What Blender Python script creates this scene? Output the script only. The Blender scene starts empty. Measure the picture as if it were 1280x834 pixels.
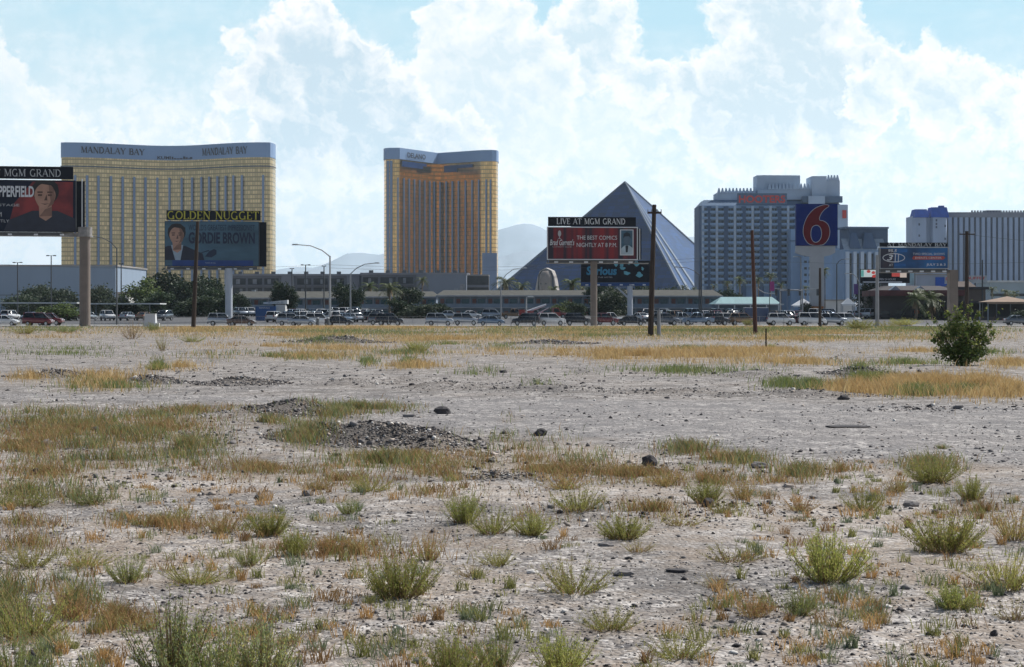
EXPO = 0.18; SUN_E = 5.0; SKY_S = 0.06; CLOUD_S = 1.0; CLOUDMIX = 1.0; HAZE_D = 5e-5
import bpy, math, random
import numpy as np
from mathutils import Vector, Matrix, noise as mnoise
random.seed(7); rng = np.random.default_rng(11)
S = bpy.context.scene
COL = S.collection
F = 2200.0; HY = 389.5; CH = 2.0
def Yof(py): return CH*F/(py-HY)
def X(px, Y): return (px-640.0)/F*Y
def Z(py, Y): return CH+(HY-py)/F*Y

# ---------------------------------------------------------------- helpers
def tag(o, label=None, cat=None, group=None, kind=None):
    if label: o['label'] = label
    if cat: o['category'] = cat
    if group: o['group'] = group
    if kind: o['kind'] = kind
    return o
def empty(name, loc, rz=0.0):
    o = bpy.data.objects.new(name, None); COL.objects.link(o)
    o.location = loc; o.rotation_euler = (0, 0, rz); o.empty_display_size = 0.2
    return o
class MB:
    def __init__(s): s.v = []; s.f = []; s.m = []; s.uv = None
    def add(s, vs, fs, m=0):
        b = len(s.v); s.v.extend([tuple(p) for p in vs])
        for f in fs: s.f.append(tuple(b+i for i in f)); s.m.append(m)
        return s
    def box(s, c, d, rz=0.0, m=0, top=1.0, topy=None):
        x, y, z = c; a, b, h = d[0]/2, d[1]/2, d[2]
        ty = top if topy is None else topy
        cs, sn = math.cos(rz), math.sin(rz); vs = []
        for zz, k, ky in ((z, 1, 1), (z+h, top, ty)):
            for i, j in ((-1, -1), (1, -1), (1, 1), (-1, 1)):
                px, py = i*a*k, j*b*ky
                vs.append((x+px*cs-py*sn, y+px*sn+py*cs, zz))
        return s.add(vs, [(3, 2, 1, 0), (4, 5, 6, 7), (0, 1, 5, 4), (1, 2, 6, 5), (2, 3, 7, 6), (3, 0, 4, 7)], m)
    def cyl(s, p0, p1, r0, r1=None, n=10, m=0, caps=True):
        r1 = r0 if r1 is None else r1
        p0, p1 = Vector(p0), Vector(p1); d = (p1-p0).normalized()
        a = d.orthogonal().normalized(); b = d.cross(a)
        vs = [p+(a*math.cos(t)+b*math.sin(t))*r for p, r in ((p0, r0), (p1, r1)) for t in [2*math.pi*i/n for i in range(n)]]
        fs = [(i, (i+1) % n, n+(i+1) % n, n+i) for i in range(n)]
        if caps: fs += [tuple(range(n-1, -1, -1)), tuple(range(n, 2*n))]
        return s.add(vs, fs, m)
    def tube(s, pts, r, n=6, m=0):
        for i in range(len(pts)-1):
            r0 = r[i] if isinstance(r, (list, tuple)) else r
            r1 = r[i+1] if isinstance(r, (list, tuple)) else r
            s.cyl(pts[i], pts[i+1], r0, r1, n, m)
        return s
    def prism_z(s, poly, z0, z1, m=0, inset=None):
        n = len(poly); vs = [(x, y, z0) for x, y in poly]
        p2 = inset if inset else poly
        vs += [(x, y, z1) for x, y in p2]
        fs = [tuple(range(n-1, -1, -1)), tuple(range(n, 2*n))]+[(i, (i+1) % n, n+(i+1) % n, n+i) for i in range(n)]
        return s.add(vs, fs, m)
    def prism_y(s, poly, y0, y1, m=0):
        n = len(poly); vs = [(x, y0, z) for x, z in poly]+[(x, y1, z) for x, z in poly]
        fs = [tuple(range(n)), tuple(range(2*n-1, n-1, -1))]+[(i, n+i, n+(i+1) % n, (i+1) % n) for i in range(n)]
        return s.add(vs, fs, m)
    def flat(s, poly, y, m=0):
        return s.add([(x, y, z) for x, z in poly], [tuple(range(len(poly)))], m)
    def ell(s, cx, cz, rx, rz, y, m=0, n=20):
        return s.flat([(cx+rx*math.cos(2*math.pi*i/n), cz+rz*math.sin(2*math.pi*i/n)) for i in range(n)], y, m)
    def build(s, name, mats, parent=None, smooth=False):
        me = bpy.data.meshes.new(name); me.from_pydata(s.v, [], s.f)
        if not isinstance(mats, (list, tuple)): mats = [mats]
        for mt in mats: me.materials.append(mt)
        if len(mats) > 1: me.polygons.foreach_set('material_index', s.m)
        if smooth: me.polygons.foreach_set('use_smooth', [True]*len(s.f))
        me.update()
        o = bpy.data.objects.new(name, me); COL.objects.link(o)
        if parent is not None: o.parent = parent
        return o
def rawmesh(name, V, Fs, mats, mi=None, parent=None, k=3):
    me = bpy.data.meshes.new(name); V = np.asarray(V, dtype=np.float32); Fs = np.asarray(Fs, dtype=np.int32)
    me.vertices.add(len(V)); me.vertices.foreach_set('co', V.ravel())
    me.loops.add(Fs.size); me.loops.foreach_set('vertex_index', Fs.ravel())
    me.polygons.add(len(Fs)); me.polygons.foreach_set('loop_start', np.arange(0, Fs.size, k, dtype=np.int32))
    me.polygons.foreach_set('loop_total', np.full(len(Fs), k, dtype=np.int32))
    for mt in (mats if isinstance(mats, (list, tuple)) else [mats]): me.materials.append(mt)
    if mi is not None: me.polygons.foreach_set('material_index', np.asarray(mi, dtype=np.int32))
    me.update(calc_edges=True)
    o = bpy.data.objects.new(name, me); COL.objects.link(o)
    if parent is not None: o.parent = parent
    return o
def linkobj(name, me, parent=None, loc=(0, 0, 0), rz=0, sc=None):
    o = bpy.data.objects.new(name, me); COL.objects.link(o); o.location = loc; o.rotation_euler = (0, 0, rz)
    if sc is not None: o.scale = sc if isinstance(sc, (tuple, list)) else (sc, sc, sc)
    if parent is not None: o.parent = parent
    return o
def copy_tree(o, parent=None):
    c = o.copy(); COL.objects.link(c); c.parent = parent
    for ch in list(o.children): copy_tree(ch, c)
    return c
def repeat(name, me, parent, locs, cap=100):
    """locs: the nearest/most visible first; past the cap the rest becomes one stuff part"""
    for l in locs[:cap]: linkobj(name, me, parent, l)
    if len(locs) > cap:
        n = len(me.vertices); co = np.empty(n*3, dtype=np.float32); me.vertices.foreach_get('co', co); co = co.reshape(-1, 3)
        vs = []; fs = []; mi = []
        for l in locs[cap:]:
            b = len(vs); vs.extend((co+np.array(l, dtype=np.float32)).tolist())
            for p in me.polygons: fs.append([b+i for i in p.vertices]); mi.append(p.material_index)
        m2 = bpy.data.meshes.new(name); m2.from_pydata(vs, [], fs)
        for mt in me.materials: m2.materials.append(mt)
        m2.polygons.foreach_set('material_index', mi)
        linkobj(name, m2, parent)['kind'] = 'stuff'

# ---------------------------------------------------------------- materials
MC = {}
def pm(name, col, rough=0.7, var=0.12, scale=1.0, metal=0.0, bump=0.0, col2=None, streak=None, spec=0.5, detail=4):
    """procedural principled material: base colour varied by noise, optional second colour and bump"""
    if name in MC: return MC[name]
    m = bpy.data.materials.new(name); m.use_nodes = True; nt = m.node_tree; N = nt.nodes; L = nt.links
    b = N['Principled BSDF']; b.inputs['Roughness'].default_value = rough; b.inputs['Metallic'].default_value = metal
    b.inputs['Specular IOR Level'].default_value = spec
    tc = N.new('ShaderNodeTexCoord'); no = N.new('ShaderNodeTexNoise'); no.inputs['Scale'].default_value = scale; no.inputs['Detail'].default_value = detail
    if streak:
        mp = N.new('ShaderNodeMapping'); mp.inputs['Scale'].default_value = streak
        L.new(tc.outputs['Object'], mp.inputs[0]); L.new(mp.outputs[0], no.inputs['Vector'])
    else: L.new(tc.outputs['Object'], no.inputs['Vector'])
    r = N.new('ShaderNodeValToRGB')
    c2 = col2 if col2 else tuple(min(1, c*(1+var)) for c in col)
    c1 = col if col2 else tuple(c*(1-var) for c in col)
    r.color_ramp.elements[0].position = 0.35; r.color_ramp.elements[1].position = 0.65
    r.color_ramp.elements[0].color = (*c1, 1); r.color_ramp.elements[1].color = (*c2, 1)
    L.new(no.outputs['Fac'], r.inputs[0]); L.new(r.outputs[0], b.inputs['Base Color'])
    if bump:
        bp = N.new('ShaderNodeBump'); bp.inputs['Distance'].default_value = bump
        L.new(no.outputs['Fac'], bp.inputs['Height']); L.new(bp.outputs[0], b.inputs['Normal'])
    MC[name] = m; return m
def leafm(name, c1, c2, scale=1.5, trans=0.35, rough=0.6):
    if name in MC: return MC[name]
    m = pm(name, c1, rough, col2=c2, scale=scale, spec=0.3)
    nt = m.node_tree; N = nt.nodes; L = nt.links; b = N['Principled BSDF']; out = N['Material Output']
    t = N.new('ShaderNodeBsdfTranslucent'); mx = N.new('ShaderNodeMixShader'); mx.inputs[0].default_value = trans
    src0 = b.inputs['Base Color'].links[0].from_socket
    oi = N.new('ShaderNodeObjectInfo'); hs = N.new('ShaderNodeHueSaturation'); mr = N.new('ShaderNodeMapRange'); jit = name.startswith(('sage', 'dead', 'tree', 'palm')); mr.inputs[3].default_value = .485 if jit else .5; mr.inputs[4].default_value = .51 if jit else .5
    mv = N.new('ShaderNodeMapRange'); mv.inputs[3].default_value = .75 if jit else 1; mv.inputs[4].default_value = 1.2 if jit else 1
    ml_ = N.new('ShaderNodeMath'); ml_.operation = 'MULTIPLY'; ml_.inputs[1].default_value = 7.31; fr_ = N.new('ShaderNodeMath'); fr_.operation = 'FRACT'
    L.new(oi.outputs['Random'], mr.inputs[0]); L.new(oi.outputs['Random'], ml_.inputs[0]); L.new(ml_.outputs[0], fr_.inputs[0]); L.new(fr_.outputs[0], mv.inputs[0])
    L.new(mr.outputs[0], hs.inputs['Hue']); L.new(mv.outputs[0], hs.inputs['Value']); hs.inputs['Saturation'].default_value = .92
    L.new(src0, hs.inputs['Color']); src = hs.outputs[0]; L.new(src, b.inputs['Base Color'])
    L.new(src, t.inputs['Color']); L.new(b.outputs[0], mx.inputs[1]); L.new(t.outputs[0], mx.inputs[2]); L.new(mx.outputs[0], out.inputs['Surface'])
    return m
def emitm(name, col, s):
    m = bpy.data.materials.new(name); m.use_nodes = True; b = m.node_tree.nodes['Principled BSDF']
    b.inputs['Base Color'].default_value = (*col, 1); b.inputs['Emission Color'].default_value = (*col, 1); b.inputs['Emission Strength'].default_value = s
    MC[name] = m; return m

# ---------------------------------------------------------------- lettering
def text_fit(mb, st, x0, x1, z0, z1, y, m=0, bold=0.0, shear=0.0, mp=None):
    cu = bpy.data.curves.new('lettering', 'FONT'); cu.body = st; cu.offset = bold; cu.shear = shear; cu.resolution_u = 3
    o = bpy.data.objects.new('lettering', cu); COL.objects.link(o)
    bpy.context.view_layer.update()
    me = bpy.data.meshes.new_from_object(o.evaluated_get(bpy.context.evaluated_depsgraph_get()))
    vs = [v.co.copy() for v in me.vertices]
    ax = min(v.x for v in vs); bx = max(v.x for v in vs); ay = min(v.y for v in vs); by = max(v.y for v in vs)
    out = []
    for v in vs:
        p = (x0+(v.x-ax)/(bx-ax)*(x1-x0), y, z0+(v.y-ay)/(by-ay)*(z1-z0))
        out.append(mp(*p) if mp else p)
    mb.add(out, [tuple(p.vertices) for p in me.polygons], m)
    bpy.data.objects.remove(o); bpy.data.meshes.remove(me)
def arc(cx, cz, rx, rz, a0, a1, n=10): return [(cx+rx*math.cos(math.radians(a0+(a1-a0)*i/n)), cz+rz*math.sin(math.radians(a0+(a1-a0)*i/n))) for i in range(n+1)]
K, T_ = 0.17, 0.07
SER = {  # letter: width, strokes (thickness, points), serif positions
 'A': (.9, [(T_, [(.05, 0), (.45, 1)]), (K, [(.43, 1), (.8, 0)]), (T_, [(.2, .35), (.65, .35)])], [(.05, 0), (.8, 0)]),
 'B': (.75, [(K, [(.15, 0), (.15, 1)]), (T_, [(.15, .97), (.4, .97)]), (T_, [(.15, .52), (.4, .52)]), (T_, [(.15, .03), (.4, .03)]), (K*.8, arc(.38, .75, .22, .22, 90, -90)), (K*.9, arc(.4, .28, .26, .25, 90, -90))], [(.12, 0), (.12, 1)]),
 'C': (.85, [(K*.8, arc(.45, .5, .36, .47, 50, 310, 16))], []),
 'D': (.9, [(K, [(.15, 0), (.15, 1)]), (T_, [(.15, .97), (.35, .97)]), (T_, [(.15, .03), (.35, .03)]), (K*.9, arc(.35, .5, .42, .46, 90, -90, 12))], [(.12, 0), (.12, 1)]),
 'E': (.7, [(K, [(.15, 0), (.15, 1)]), (T_, [(.15, .97), (.6, .97)]), (T_, [(.15, .52), (.5, .52)]), (T_, [(.15, .03), (.62, .03)]), (T_, [(.6, .97), (.6, .78)]), (T_, [(.62, .03), (.62, .22)])], [(.12, 0), (.12, 1)]),
 'G': (.95, [(K*.8, arc(.47, .5, .37, .47, 50, 300, 16)), (K, [(.75, .05), (.75, .45)])], [(.75, .45)]),
 'I': (.4, [(K, [(.2, 0), (.2, 1)])], [(.2, 0), (.2, 1)]),
 'L': (.7, [(K, [(.15, 0), (.15, 1)]), (T_, [(.15, .03), (.62, .03)]), (T_, [(.62, .03), (.62, .25)])], [(.12, 0), (.12, 1)]),
 'M': (1.1, [(T_, [(.15, 0), (.15, 1)]), (K, [(.17, 1), (.53, .05)]), (T_, [(.53, .05), (.9, 1)]), (K, [(.93, 0), (.93, 1)])], [(.15, 0), (.93, 0), (.1, 1), (.97, 1)]),
 'N': (.95, [(T_, [(.15, 0), (.15, 1)]), (K, [(.15, 1), (.8, 0)]), (T_, [(.8, 0), (.8, 1)])], [(.15, 0), (.1, 1), (.8, 1)]),
 'O': (.95, [(K*.8, arc(.47, .5, .38, .47, 0, 360, 20))], []),
 'R': (.85, [(K, [(.15, 0), (.15, 1)]), (T_, [(.15, .97), (.4, .97)]), (T_, [(.15, .48), (.4, .48)]), (K*.8, arc(.4, .725, .22, .24, 90, -90)), (K, [(.38, .48), (.75, 0)])], [(.12, 0), (.12, 1), (.78, 0)]),
 'T': (.8, [(K, [(.4, 0), (.4, 1)]), (T_, [(.05, .97), (.75, .97)]), (T_, [(.05, .97), (.05, .78)]), (T_, [(.75, .97), (.75, .78)])], [(.4, 0)]),
 'U': (.9, [(K, [(.15, 1), (.15, .3)]), (K*.6, arc(.45, .3, .3, .27, 180, 360, 10)), (T_, [(.75, .3), (.75, 1)])], [(.15, 1), (.75, 1)]),
 'V': (.9, [(K, [(.08, 1), (.45, 0)]), (T_, [(.45, 0), (.82, 1)])], [(.08, 1), (.82, 1)]),
 'Y': (.85, [(K, [(.05, 1), (.42, .45)]), (T_, [(.8, 1), (.42, .45)]), (K, [(.42, 0), (.42, .5)])], [(.42, 0), (.06, 1), (.78, 1)]),
 ' ': (.5, [], [])}
def serif(mb, st, x0, x1, z0, z1, y, m=0, eps=0.002, mp=None, fat=1.0):
    tot = sum(SER[c][0]+.04 for c in st); sx = (x1-x0)/tot; sz = z1-z0; cur = 0; k = 0
    for c in st:
        w, strokes, sers = SER[c]
        items = [(t*fat, pts) for t, pts in strokes]+[(T_*.8, [(a-.13, .03 if b < .5 else (.97 if b > .9 else b)), (a+.13, .03 if b < .5 else (.97 if b > .9 else b))]) for a, b in sers]
        for t, pts in items:
            L_, R_ = [], []
            for i, p in enumerate(pts):
                a = Vector(pts[max(0, i-1)]); b = Vector(pts[min(len(pts)-1, i+1)]); d = (b-a); d = d.normalized() if d.length > 0 else Vector((1, 0))
                n = Vector((-d.y, d.x))*t/2
                L_.append((p[0]+n.x, p[1]+n.y)); R_.append((p[0]-n.x, p[1]-n.y))
            k += 1; yy = y-eps*(k % 6)
            vs = [(x0+(cur+a)*sx, yy, z0+b*sz) for a, b in L_+R_]
            if mp: vs = [mp(*v) for v in vs]
            nn = len(pts); mb.add(vs, [(i, nn+i, nn+i+1, i+1) for i in range(nn-1)], m)
        cur += w+.04

# ---------------------------------------------------------------- terrain
def vnoise(x, y, s, seed=0):
    x = np.asarray(x)/s+seed*17.3+500; y = np.asarray(y)/s+seed*31.7+500
    xi = np.floor(x).astype(np.int64); yi = np.floor(y).astype(np.int64); fx = x-xi; fy = y-yi
    fx = fx*fx*(3-2*fx); fy = fy*fy*(3-2*fy)
    def h(a, b):
        n = (a*374761393+b*668265263+seed*982451653) & 0x7fffffff
        n = ((n ^ (n >> 13))*1274126177) & 0x7fffffff
        return ((n ^ (n >> 16)) & 0xffff)/65535.0
    return (h(xi, yi)*(1-fx)+h(xi+1, yi)*fx)*(1-fy)+(h(xi, yi+1)*(1-fx)+h(xi+1, yi+1)*fx)*fy
def fbm(x, y, s, o=4, seed=0):
    t = 0; a = 1; n = 0
    for i in range(o): t = t+a*vnoise(x, y, s/2**i, seed+i); n += a; a *= .5
    return t/n
# heaps of rubble: px, py of base, half width in px, height in m, half depth in m
HEAPS = [(470, 552, 105, .30, 1.4), (400, 546, 75, .20, 1.2), (535, 556, 75, .22, 1.1), (365, 518, 65, .26, 1.4), (300, 520, 60, .14, 1.4),
         (430, 482, 60, .16, 1.2), (300, 480, 60, .2, 1.5), (560, 488, 80, .18, 1.3), (690, 492, 90, .14, 1.2), (850, 494, 90, .10, 1.2), (60, 470, 60, .22, 1.5), (180, 478, 60, .2, 1.4),
         (1000, 496, 120, .14, 1.2), (950, 470, 60, .15, 2.0), (1080, 468, 50, .25, 2.0), (420, 428, 70, .35, 3), (690, 430, 60, .2, 3)]
def gz(x, y):
    x = np.asarray(x, dtype=float); y = np.asarray(y, dtype=float)
    z = (fbm(x, y, 9.0, 3, 3)-.5)*.20+(fbm(x, y, 1.3, 3, 9)-.5)*.07
    tr = np.exp(-((y-(33+x*.25))/5.0)**2)          # the graded vehicle track is flatter
    z = z*(1-.8*tr)
    for px, py, hw, h, dp in HEAPS:
        cy = Yof(py); cx = X(px, cy); w = hw/F*cy
        r = np.sqrt(((x-cx)/w)**2+((y-cy-dp*.4)/dp)**2)
        bump = np.clip(1-r, 0, 1); bump = bump*bump*(3-2*bump)
        z = z+h*bump*(.6+.8*fbm(x, y, .45, 3, 21))
    fade = np.clip((225-y)/25, 0, 1)*np.clip((y-1)/4, 0, 1)
    return z*fade
def gpt(px, py):
    Y = Yof(py); x = X(px, Y); return (x, Y, float(gz(x, Y)))
# ---------------------------------------------------------------- camera
cam = bpy.data.cameras.new('camera'); co = bpy.data.objects.new('camera', cam); COL.objects.link(co)
co.location = (0, 0, CH); co.rotation_euler = (math.radians(90), 0, 0)
cam.sensor_width = 36; cam.lens = 36*F/1280; cam.shift_y = -(417-HY)/1280; cam.clip_start = 0.3; cam.clip_end = 60000
S.camera = co
S.view_settings.view_transform = 'Standard'; S.view_settings.look = 'None'; S.view_settings.gamma = 1
S.view_settings.use_curve_mapping = False; S.view_settings.exposure = EXPO
S.cycles.use_denoising = True; S.cycles.max_bounces = 6; S.cycles.diffuse_bounces = 2; S.cycles.glossy_bounces = 3
S.cycles.transparent_max_bounces = 6; S.cycles.volume_bounces = 1; S.cycles.sample_clamp_indirect = 4

# ---------------------------------------------------------------- sun
SUN_EL, SUN_AZ = 47.0, 53.0        # azimuth clockwise from the view direction (+Y)
sd = Vector((math.sin(math.radians(SUN_AZ))*math.cos(math.radians(SUN_EL)), math.cos(math.radians(SUN_AZ))*math.cos(math.radians(SUN_EL)), math.sin(math.radians(SUN_EL))))
sl = bpy.data.lights.new('sun', 'SUN'); sl.energy = SUN_E; sl.angle = math.radians(0.53); sl.color = (1, .96, .9)
so = bpy.data.objects.new('sun', sl); COL.objects.link(so); so.rotation_euler = sd.to_track_quat('Z', 'Y').to_euler(); so.location = (0, 0, 50)

# ---------------------------------------------------------------- world: sky + clouds
W = bpy.data.worlds.new('World'); S.world = W; W.use_nodes = True
wt = W.node_tree; N = wt.nodes; L = wt.links; N.clear()
def nd(t, **k):
    n = N.new(t)
    for a, b in k.items(): setattr(n, a, b)
    return n
def mth(op, a, b=None, c=None, clamp=False):
    n = N.new('ShaderNodeMath'); n.operation = op; n.use_clamp = clamp
    for i, v in enumerate((a, b, c)):
        if v is None: continue
        if isinstance(v, (int, float)): n.inputs[i].default_value = v
        else: L.new(v, n.inputs[i])
    return n.outputs[0]
def vmth(op, a, b=None, scale=None, out=0):
    n = N.new('ShaderNodeVectorMath'); n.operation = op
    for i, v in enumerate((a, b)):
        if v is None: continue
        if isinstance(v, tuple): n.inputs[i].default_value = v
        else: L.new(v, n.inputs[i])
    if scale is not None: n.inputs['Scale'].default_value = scale
    return n.outputs[out]
def mix(f, a, b):
    n = N.new('ShaderNodeMix'); n.data_type = 'RGBA'
    for i, v in ((0, f), (6, a), (7, b)):
        if isinstance(v, (int, float)): n.inputs[i].default_value = v
        elif isinstance(v, tuple): n.inputs[i].default_value = (*v, 1)
        else: L.new(v, n.inputs[i])
    return n.outputs[2]
def smooth(v, lo, hi):
    n = N.new('ShaderNodeMapRange'); n.interpolation_type = 'SMOOTHSTEP'; n.inputs[1].default_value = lo; n.inputs[2].default_value = hi
    L.new(v, n.inputs[0]); return n.outputs[0]
sky = nd('ShaderNodeTexSky', sky_type='NISHITA', sun_disc=False); sky.sun_elevation = math.radians(SUN_EL); sky.sun_rotation = math.radians(SUN_AZ)
sky.dust_density = .5; sky.air_density = 1.0; sky.ozone_density = 4.0
skyc = vmth('SCALE', sky.outputs[0], scale=SKY_S)
tc = nd('ShaderNodeTexCoord'); sp = nd('ShaderNodeSeparateXYZ'); L.new(tc.outputs['Generated'], sp.inputs[0])
# degrees: u = azimuth from +Y clockwise, e = elevation
u = mth('MULTIPLY', mth('ARCTAN2', sp.outputs[0], sp.outputs[1]), 57.2958)
e = mth('MULTIPLY', mth('ARCSINE', sp.outputs[2]), 57.2958)
cb = nd('ShaderNodeCombineXYZ'); L.new(u, cb.inputs[0]); L.new(e, cb.inputs[1]); P0 = cb.outputs[0]
def noi(scale, detail=6, rough=.55, vec=None, dist=0):
    n = nd('ShaderNodeTexNoise'); n.inputs['Scale'].default_value = scale; n.inputs['Detail'].default_value = detail; n.inputs['Roughness'].default_value = rough
    n.inputs['Distortion'].default_value = dist
    L.new(vec if vec is not None else P0, n.inputs['Vector']); return n
w1 = vmth('SCALE', vmth('SUBTRACT', noi(.9, 5, .6).outputs['Color'], (.5, .5, .5)), scale=1.5)
w2 = vmth('SCALE', vmth('SUBTRACT', noi(3.4, 5, .65).outputs['Color'], (.5, .5, .5)), scale=.42)
w3 = vmth('SCALE', vmth('SUBTRACT', noi(11.0, 4, .7).outputs['Color'], (.5, .5, .5)), scale=.10)
P = vmth('MULTIPLY', vmth('ADD', vmth('ADD', vmth('ADD', P0, w1), w2), w3), (1, 1, 0))
def vor(scale, vec=None):
    n = nd('ShaderNodeTexVoronoi', feature='SMOOTH_F1'); n.inputs['Scale'].default_value = scale; n.inputs['Smoothness'].default_value = .12
    L.new(vec if vec is not None else P, n.inputs['Vector']); return n.outputs['Distance']
P2 = vmth('ADD', P, (.13, .15, 0)); P3 = vmth('ADD', P, (.05, .06, 0))
billow = mth('ADD', mth('MULTIPLY', vor(1.5), .55), mth('MULTIPLY', vor(4.0), .40))
shd = noi(1.3, 5, .6).outputs['Fac']
relief = mth('ADD', mth('MULTIPLY', mth('SUBTRACT', vor(1.5, P2), vor(1.5)), 1.1), mth('MULTIPLY', mth('SUBTRACT', vor(4.0, P3), vor(4.0)), .55))
relief = mth('ADD', relief, mth('MULTIPLY', mth('SUBTRACT', noi(.55, 3, .5, P0).outputs['Fac'], noi(.55, 3, .5, vmth('ADD', P0, (.25, .30, 0))).outputs['Fac']), 1.6))
fine = noi(6.0, 4, .6).outputs['Fac']
DP = 57.2958/F
def layer(base, blobs, lit=(1.0, 1.0, 1.0), deep=(.60, .75, .83), rimw=1.0, soft=.20, fadelo=None, alpha=1.0, bil=.55):
    f = None
    for px, py, r in blobs:
        c = ((px-640)*DP, (HY-py)*DP, 0)
        v = mth('SUBTRACT', r*DP, vmth('LENGTH', vmth('SUBTRACT', P, c), out=1))
        if f is None: f = v
        else:
            n = N.new('ShaderNodeMath'); n.operation = 'SMOOTH_MAX'; L.new(f, n.inputs[0]); L.new(v, n.inputs[1]); n.inputs[2].default_value = .6; f = n.outputs[0]
    f = mth('SUBTRACT', f, mth('MULTIPLY', mth('SUBTRACT', billow, .3), bil))
    mask = smooth(f, -soft*.5, soft)
    if fadelo: mask = mth('MULTIPLY', mask, smooth(e, (HY-fadelo[0])*DP, (HY-fadelo[1])*DP))
    if alpha < 1: mask = mth('MULTIPLY', mask, alpha)
    dk = mth('SUBTRACT', mth('MULTIPLY', smooth(f, -.02, rimw), .95), mth('MULTIPLY', relief, .85))
    dk = mth('ADD', dk, mth('MULTIPLY', mth('SUBTRACT', shd, .53), .6))
    dk = mth('ADD', dk, mth('MULTIPLY', mth('SUBTRACT', fine, .5), .25), clamp=True)
    return mix(mask, base, mix(dk, lit, deep))
veil = smooth(e, 10.5, 3.5)
lowf = noi(.16, 5, .6, vmth('MULTIPLY', P0, (1, 2.2, 0))).outputs['Fac']
streak = noi(.35, 6, .6, vmth('MULTIPLY', P0, (1, 3.0, 0)), .6).outputs['Fac']
side = smooth(u, 4.0, -12.0)
vf = mth('ADD', mth('MULTIPLY', veil, 1.0), mth('MULTIPLY', side, .25))
vf = mth('ADD', vf, mth('MULTIPLY', mth('SUBTRACT', streak, .5), .9), clamp=True)
blue = (.44, .71, .84); pale = (.80, .90, .94)
c = mix(vf, blue, mix(smooth(mth('ADD', mth('MULTIPLY', shd, .7), mth('MULTIPLY', billow, .35)), .40, .62), (.93, .96, .98), (.72, .84, .89)))
BIG = .62
c = layer(c, [(10, 78, 24), (32, 100, 22), (8, 150, 60), (60, 160, 40), (20, 230, 80), (100, 230, 70)], deep=(.74, .86, .91), alpha=.8, fadelo=(330, 250))
c = layer(c, [(905, 30, 34), (925, 8, 34), (965, 20, 60), (1010, 20, 50), (1045, 35, 38), (1065, 60, 30), (985, 90, 85), (895, 85, 30), (865, 105, 38), (820, 130, 45), (1075, 90, 40), (930, 150, 90), (1040, 130, 80)], fadelo=(300, 190), deep=(.60, .74, .82))
c = layer(c, [(1150, 72, 22), (1178, 88, 28), (1130, 100, 34), (1210, 118, 30), (1245, 128, 26), (1278, 122, 26), (1165, 135, 50), (1235, 160, 42), (1300, 150, 50), (1085, 130, 44), (1110, 90, 26)], fadelo=(230, 175), deep=(.62, .76, .83))
c = layer(c, [(735, 8, 36), (765, 28, 34), (785, 52, 24), (730, 60, 62), (775, 85, 30), (700, 85, 50), (800, 110, 40)], fadelo=(220, 130), deep=(.62, .77, .85))
c = layer(c, [(545, 35, 34), (572, 18, 32), (605, 10, 34), (640, 28, 38), (560, 75, 42), (620, 75, 60), (660, 70, 44), (690, 100, 44), (600, 140, 80), (660, 160, 70), (530, 120, 50)], fadelo=(330, 200), deep=(.70, .82, .88))
c = layer(c, [(365, 24, 26), (398, 26, 26), (340, 48, 24), (298, 52, 20), (420, 46, 26), (385, 75, 60), (445, 72, 32), (465, 96, 30), (425, 120, 75), (340, 110, 52), (500, 110, 30), (515, 140, 40), (470, 170, 75), (370, 180, 70), (290, 120, 26), (275, 160, 24), (560, 200, 70)], fadelo=(320, 190), deep=(.55, .70, .80))
c = layer(c, [(720, 150, 46), (760, 135, 36), (690, 175, 50), (800, 160, 44), (845, 140, 30), (760, 200, 50), (650, 200, 40), (880, 180, 40), (570, 170, 34), (600, 205, 30), (480, 150, 26), (940, 205, 50), (400, 215, 40), (1000, 230, 40), (200, 165, 30), (1190, 205, 40), (1235, 225, 34)], lit=(.97, .98, 1.0), deep=(.80, .89, .93), alpha=.55, soft=.7, bil=.9, fadelo=(300, 230))
# only in front is this cloud bank drawn from the photo; elsewhere loose cumulus from noise
other = smooth(noi(3.0, 6, .6, tc.outputs['Generated']).outputs['Fac'], .5, .62)
back = mix(mth('MULTIPLY', other, .25), skyc, (.6, .66, .72))
front = mth('MULTIPLY', smooth(u, -34.0, -26.0), mth('SUBTRACT', 1.0, smooth(u, 26.0, 34.0)))
front = mth('MULTIPLY', front, mth('SUBTRACT', 1.0, smooth(e, 13.0, 22.0)))
front = mth('MULTIPLY', front, CLOUDMIX)
cs = nd('ShaderNodeVectorMath', operation='SCALE'); L.new(c, cs.inputs[0]); L.new(mth('ADD', CLOUD_S, mth('MULTIPLY', smooth(e, 9.0, 0.0), .30)), cs.inputs['Scale'])
final = mix(front, back, cs.outputs[0])
bg = nd('ShaderNodeBackground'); L.new(final, bg.inputs[0]); bg.inputs[1].default_value = 1.0
# the sky texture is scaled to SKY_S above, so its own strength stays inside the daylight range
wo = nd('ShaderNodeOutputWorld'); L.new(bg.outputs[0], wo.inputs[0])
W.cycles.sampling_method = 'MANUAL'; W.cycles.sample_map_resolution = 512

# ---------------------------------------------------------------- haze
hm = bpy.data.materials.new('haze_air'); hm.use_nodes = True; hn = hm.node_tree; hn.nodes.clear()
pv = hn.nodes.new('ShaderNodeVolumePrincipled'); pv.inputs['Color'].default_value = (.74, .90, 1.0, 1); pv.inputs['Density'].default_value = HAZE_D; pv.inputs['Anisotropy'].default_value = .3
ho = hn.nodes.new('ShaderNodeOutputMaterial'); hn.links.new(pv.outputs[0], ho.inputs['Volume'])
hz = MB().box((0, 0, -3), (48000, 48000, 1063)).build('haze', hm); hz['kind'] = 'stuff'; hz['label'] = 'pale blue air haze over the whole valley'

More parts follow.
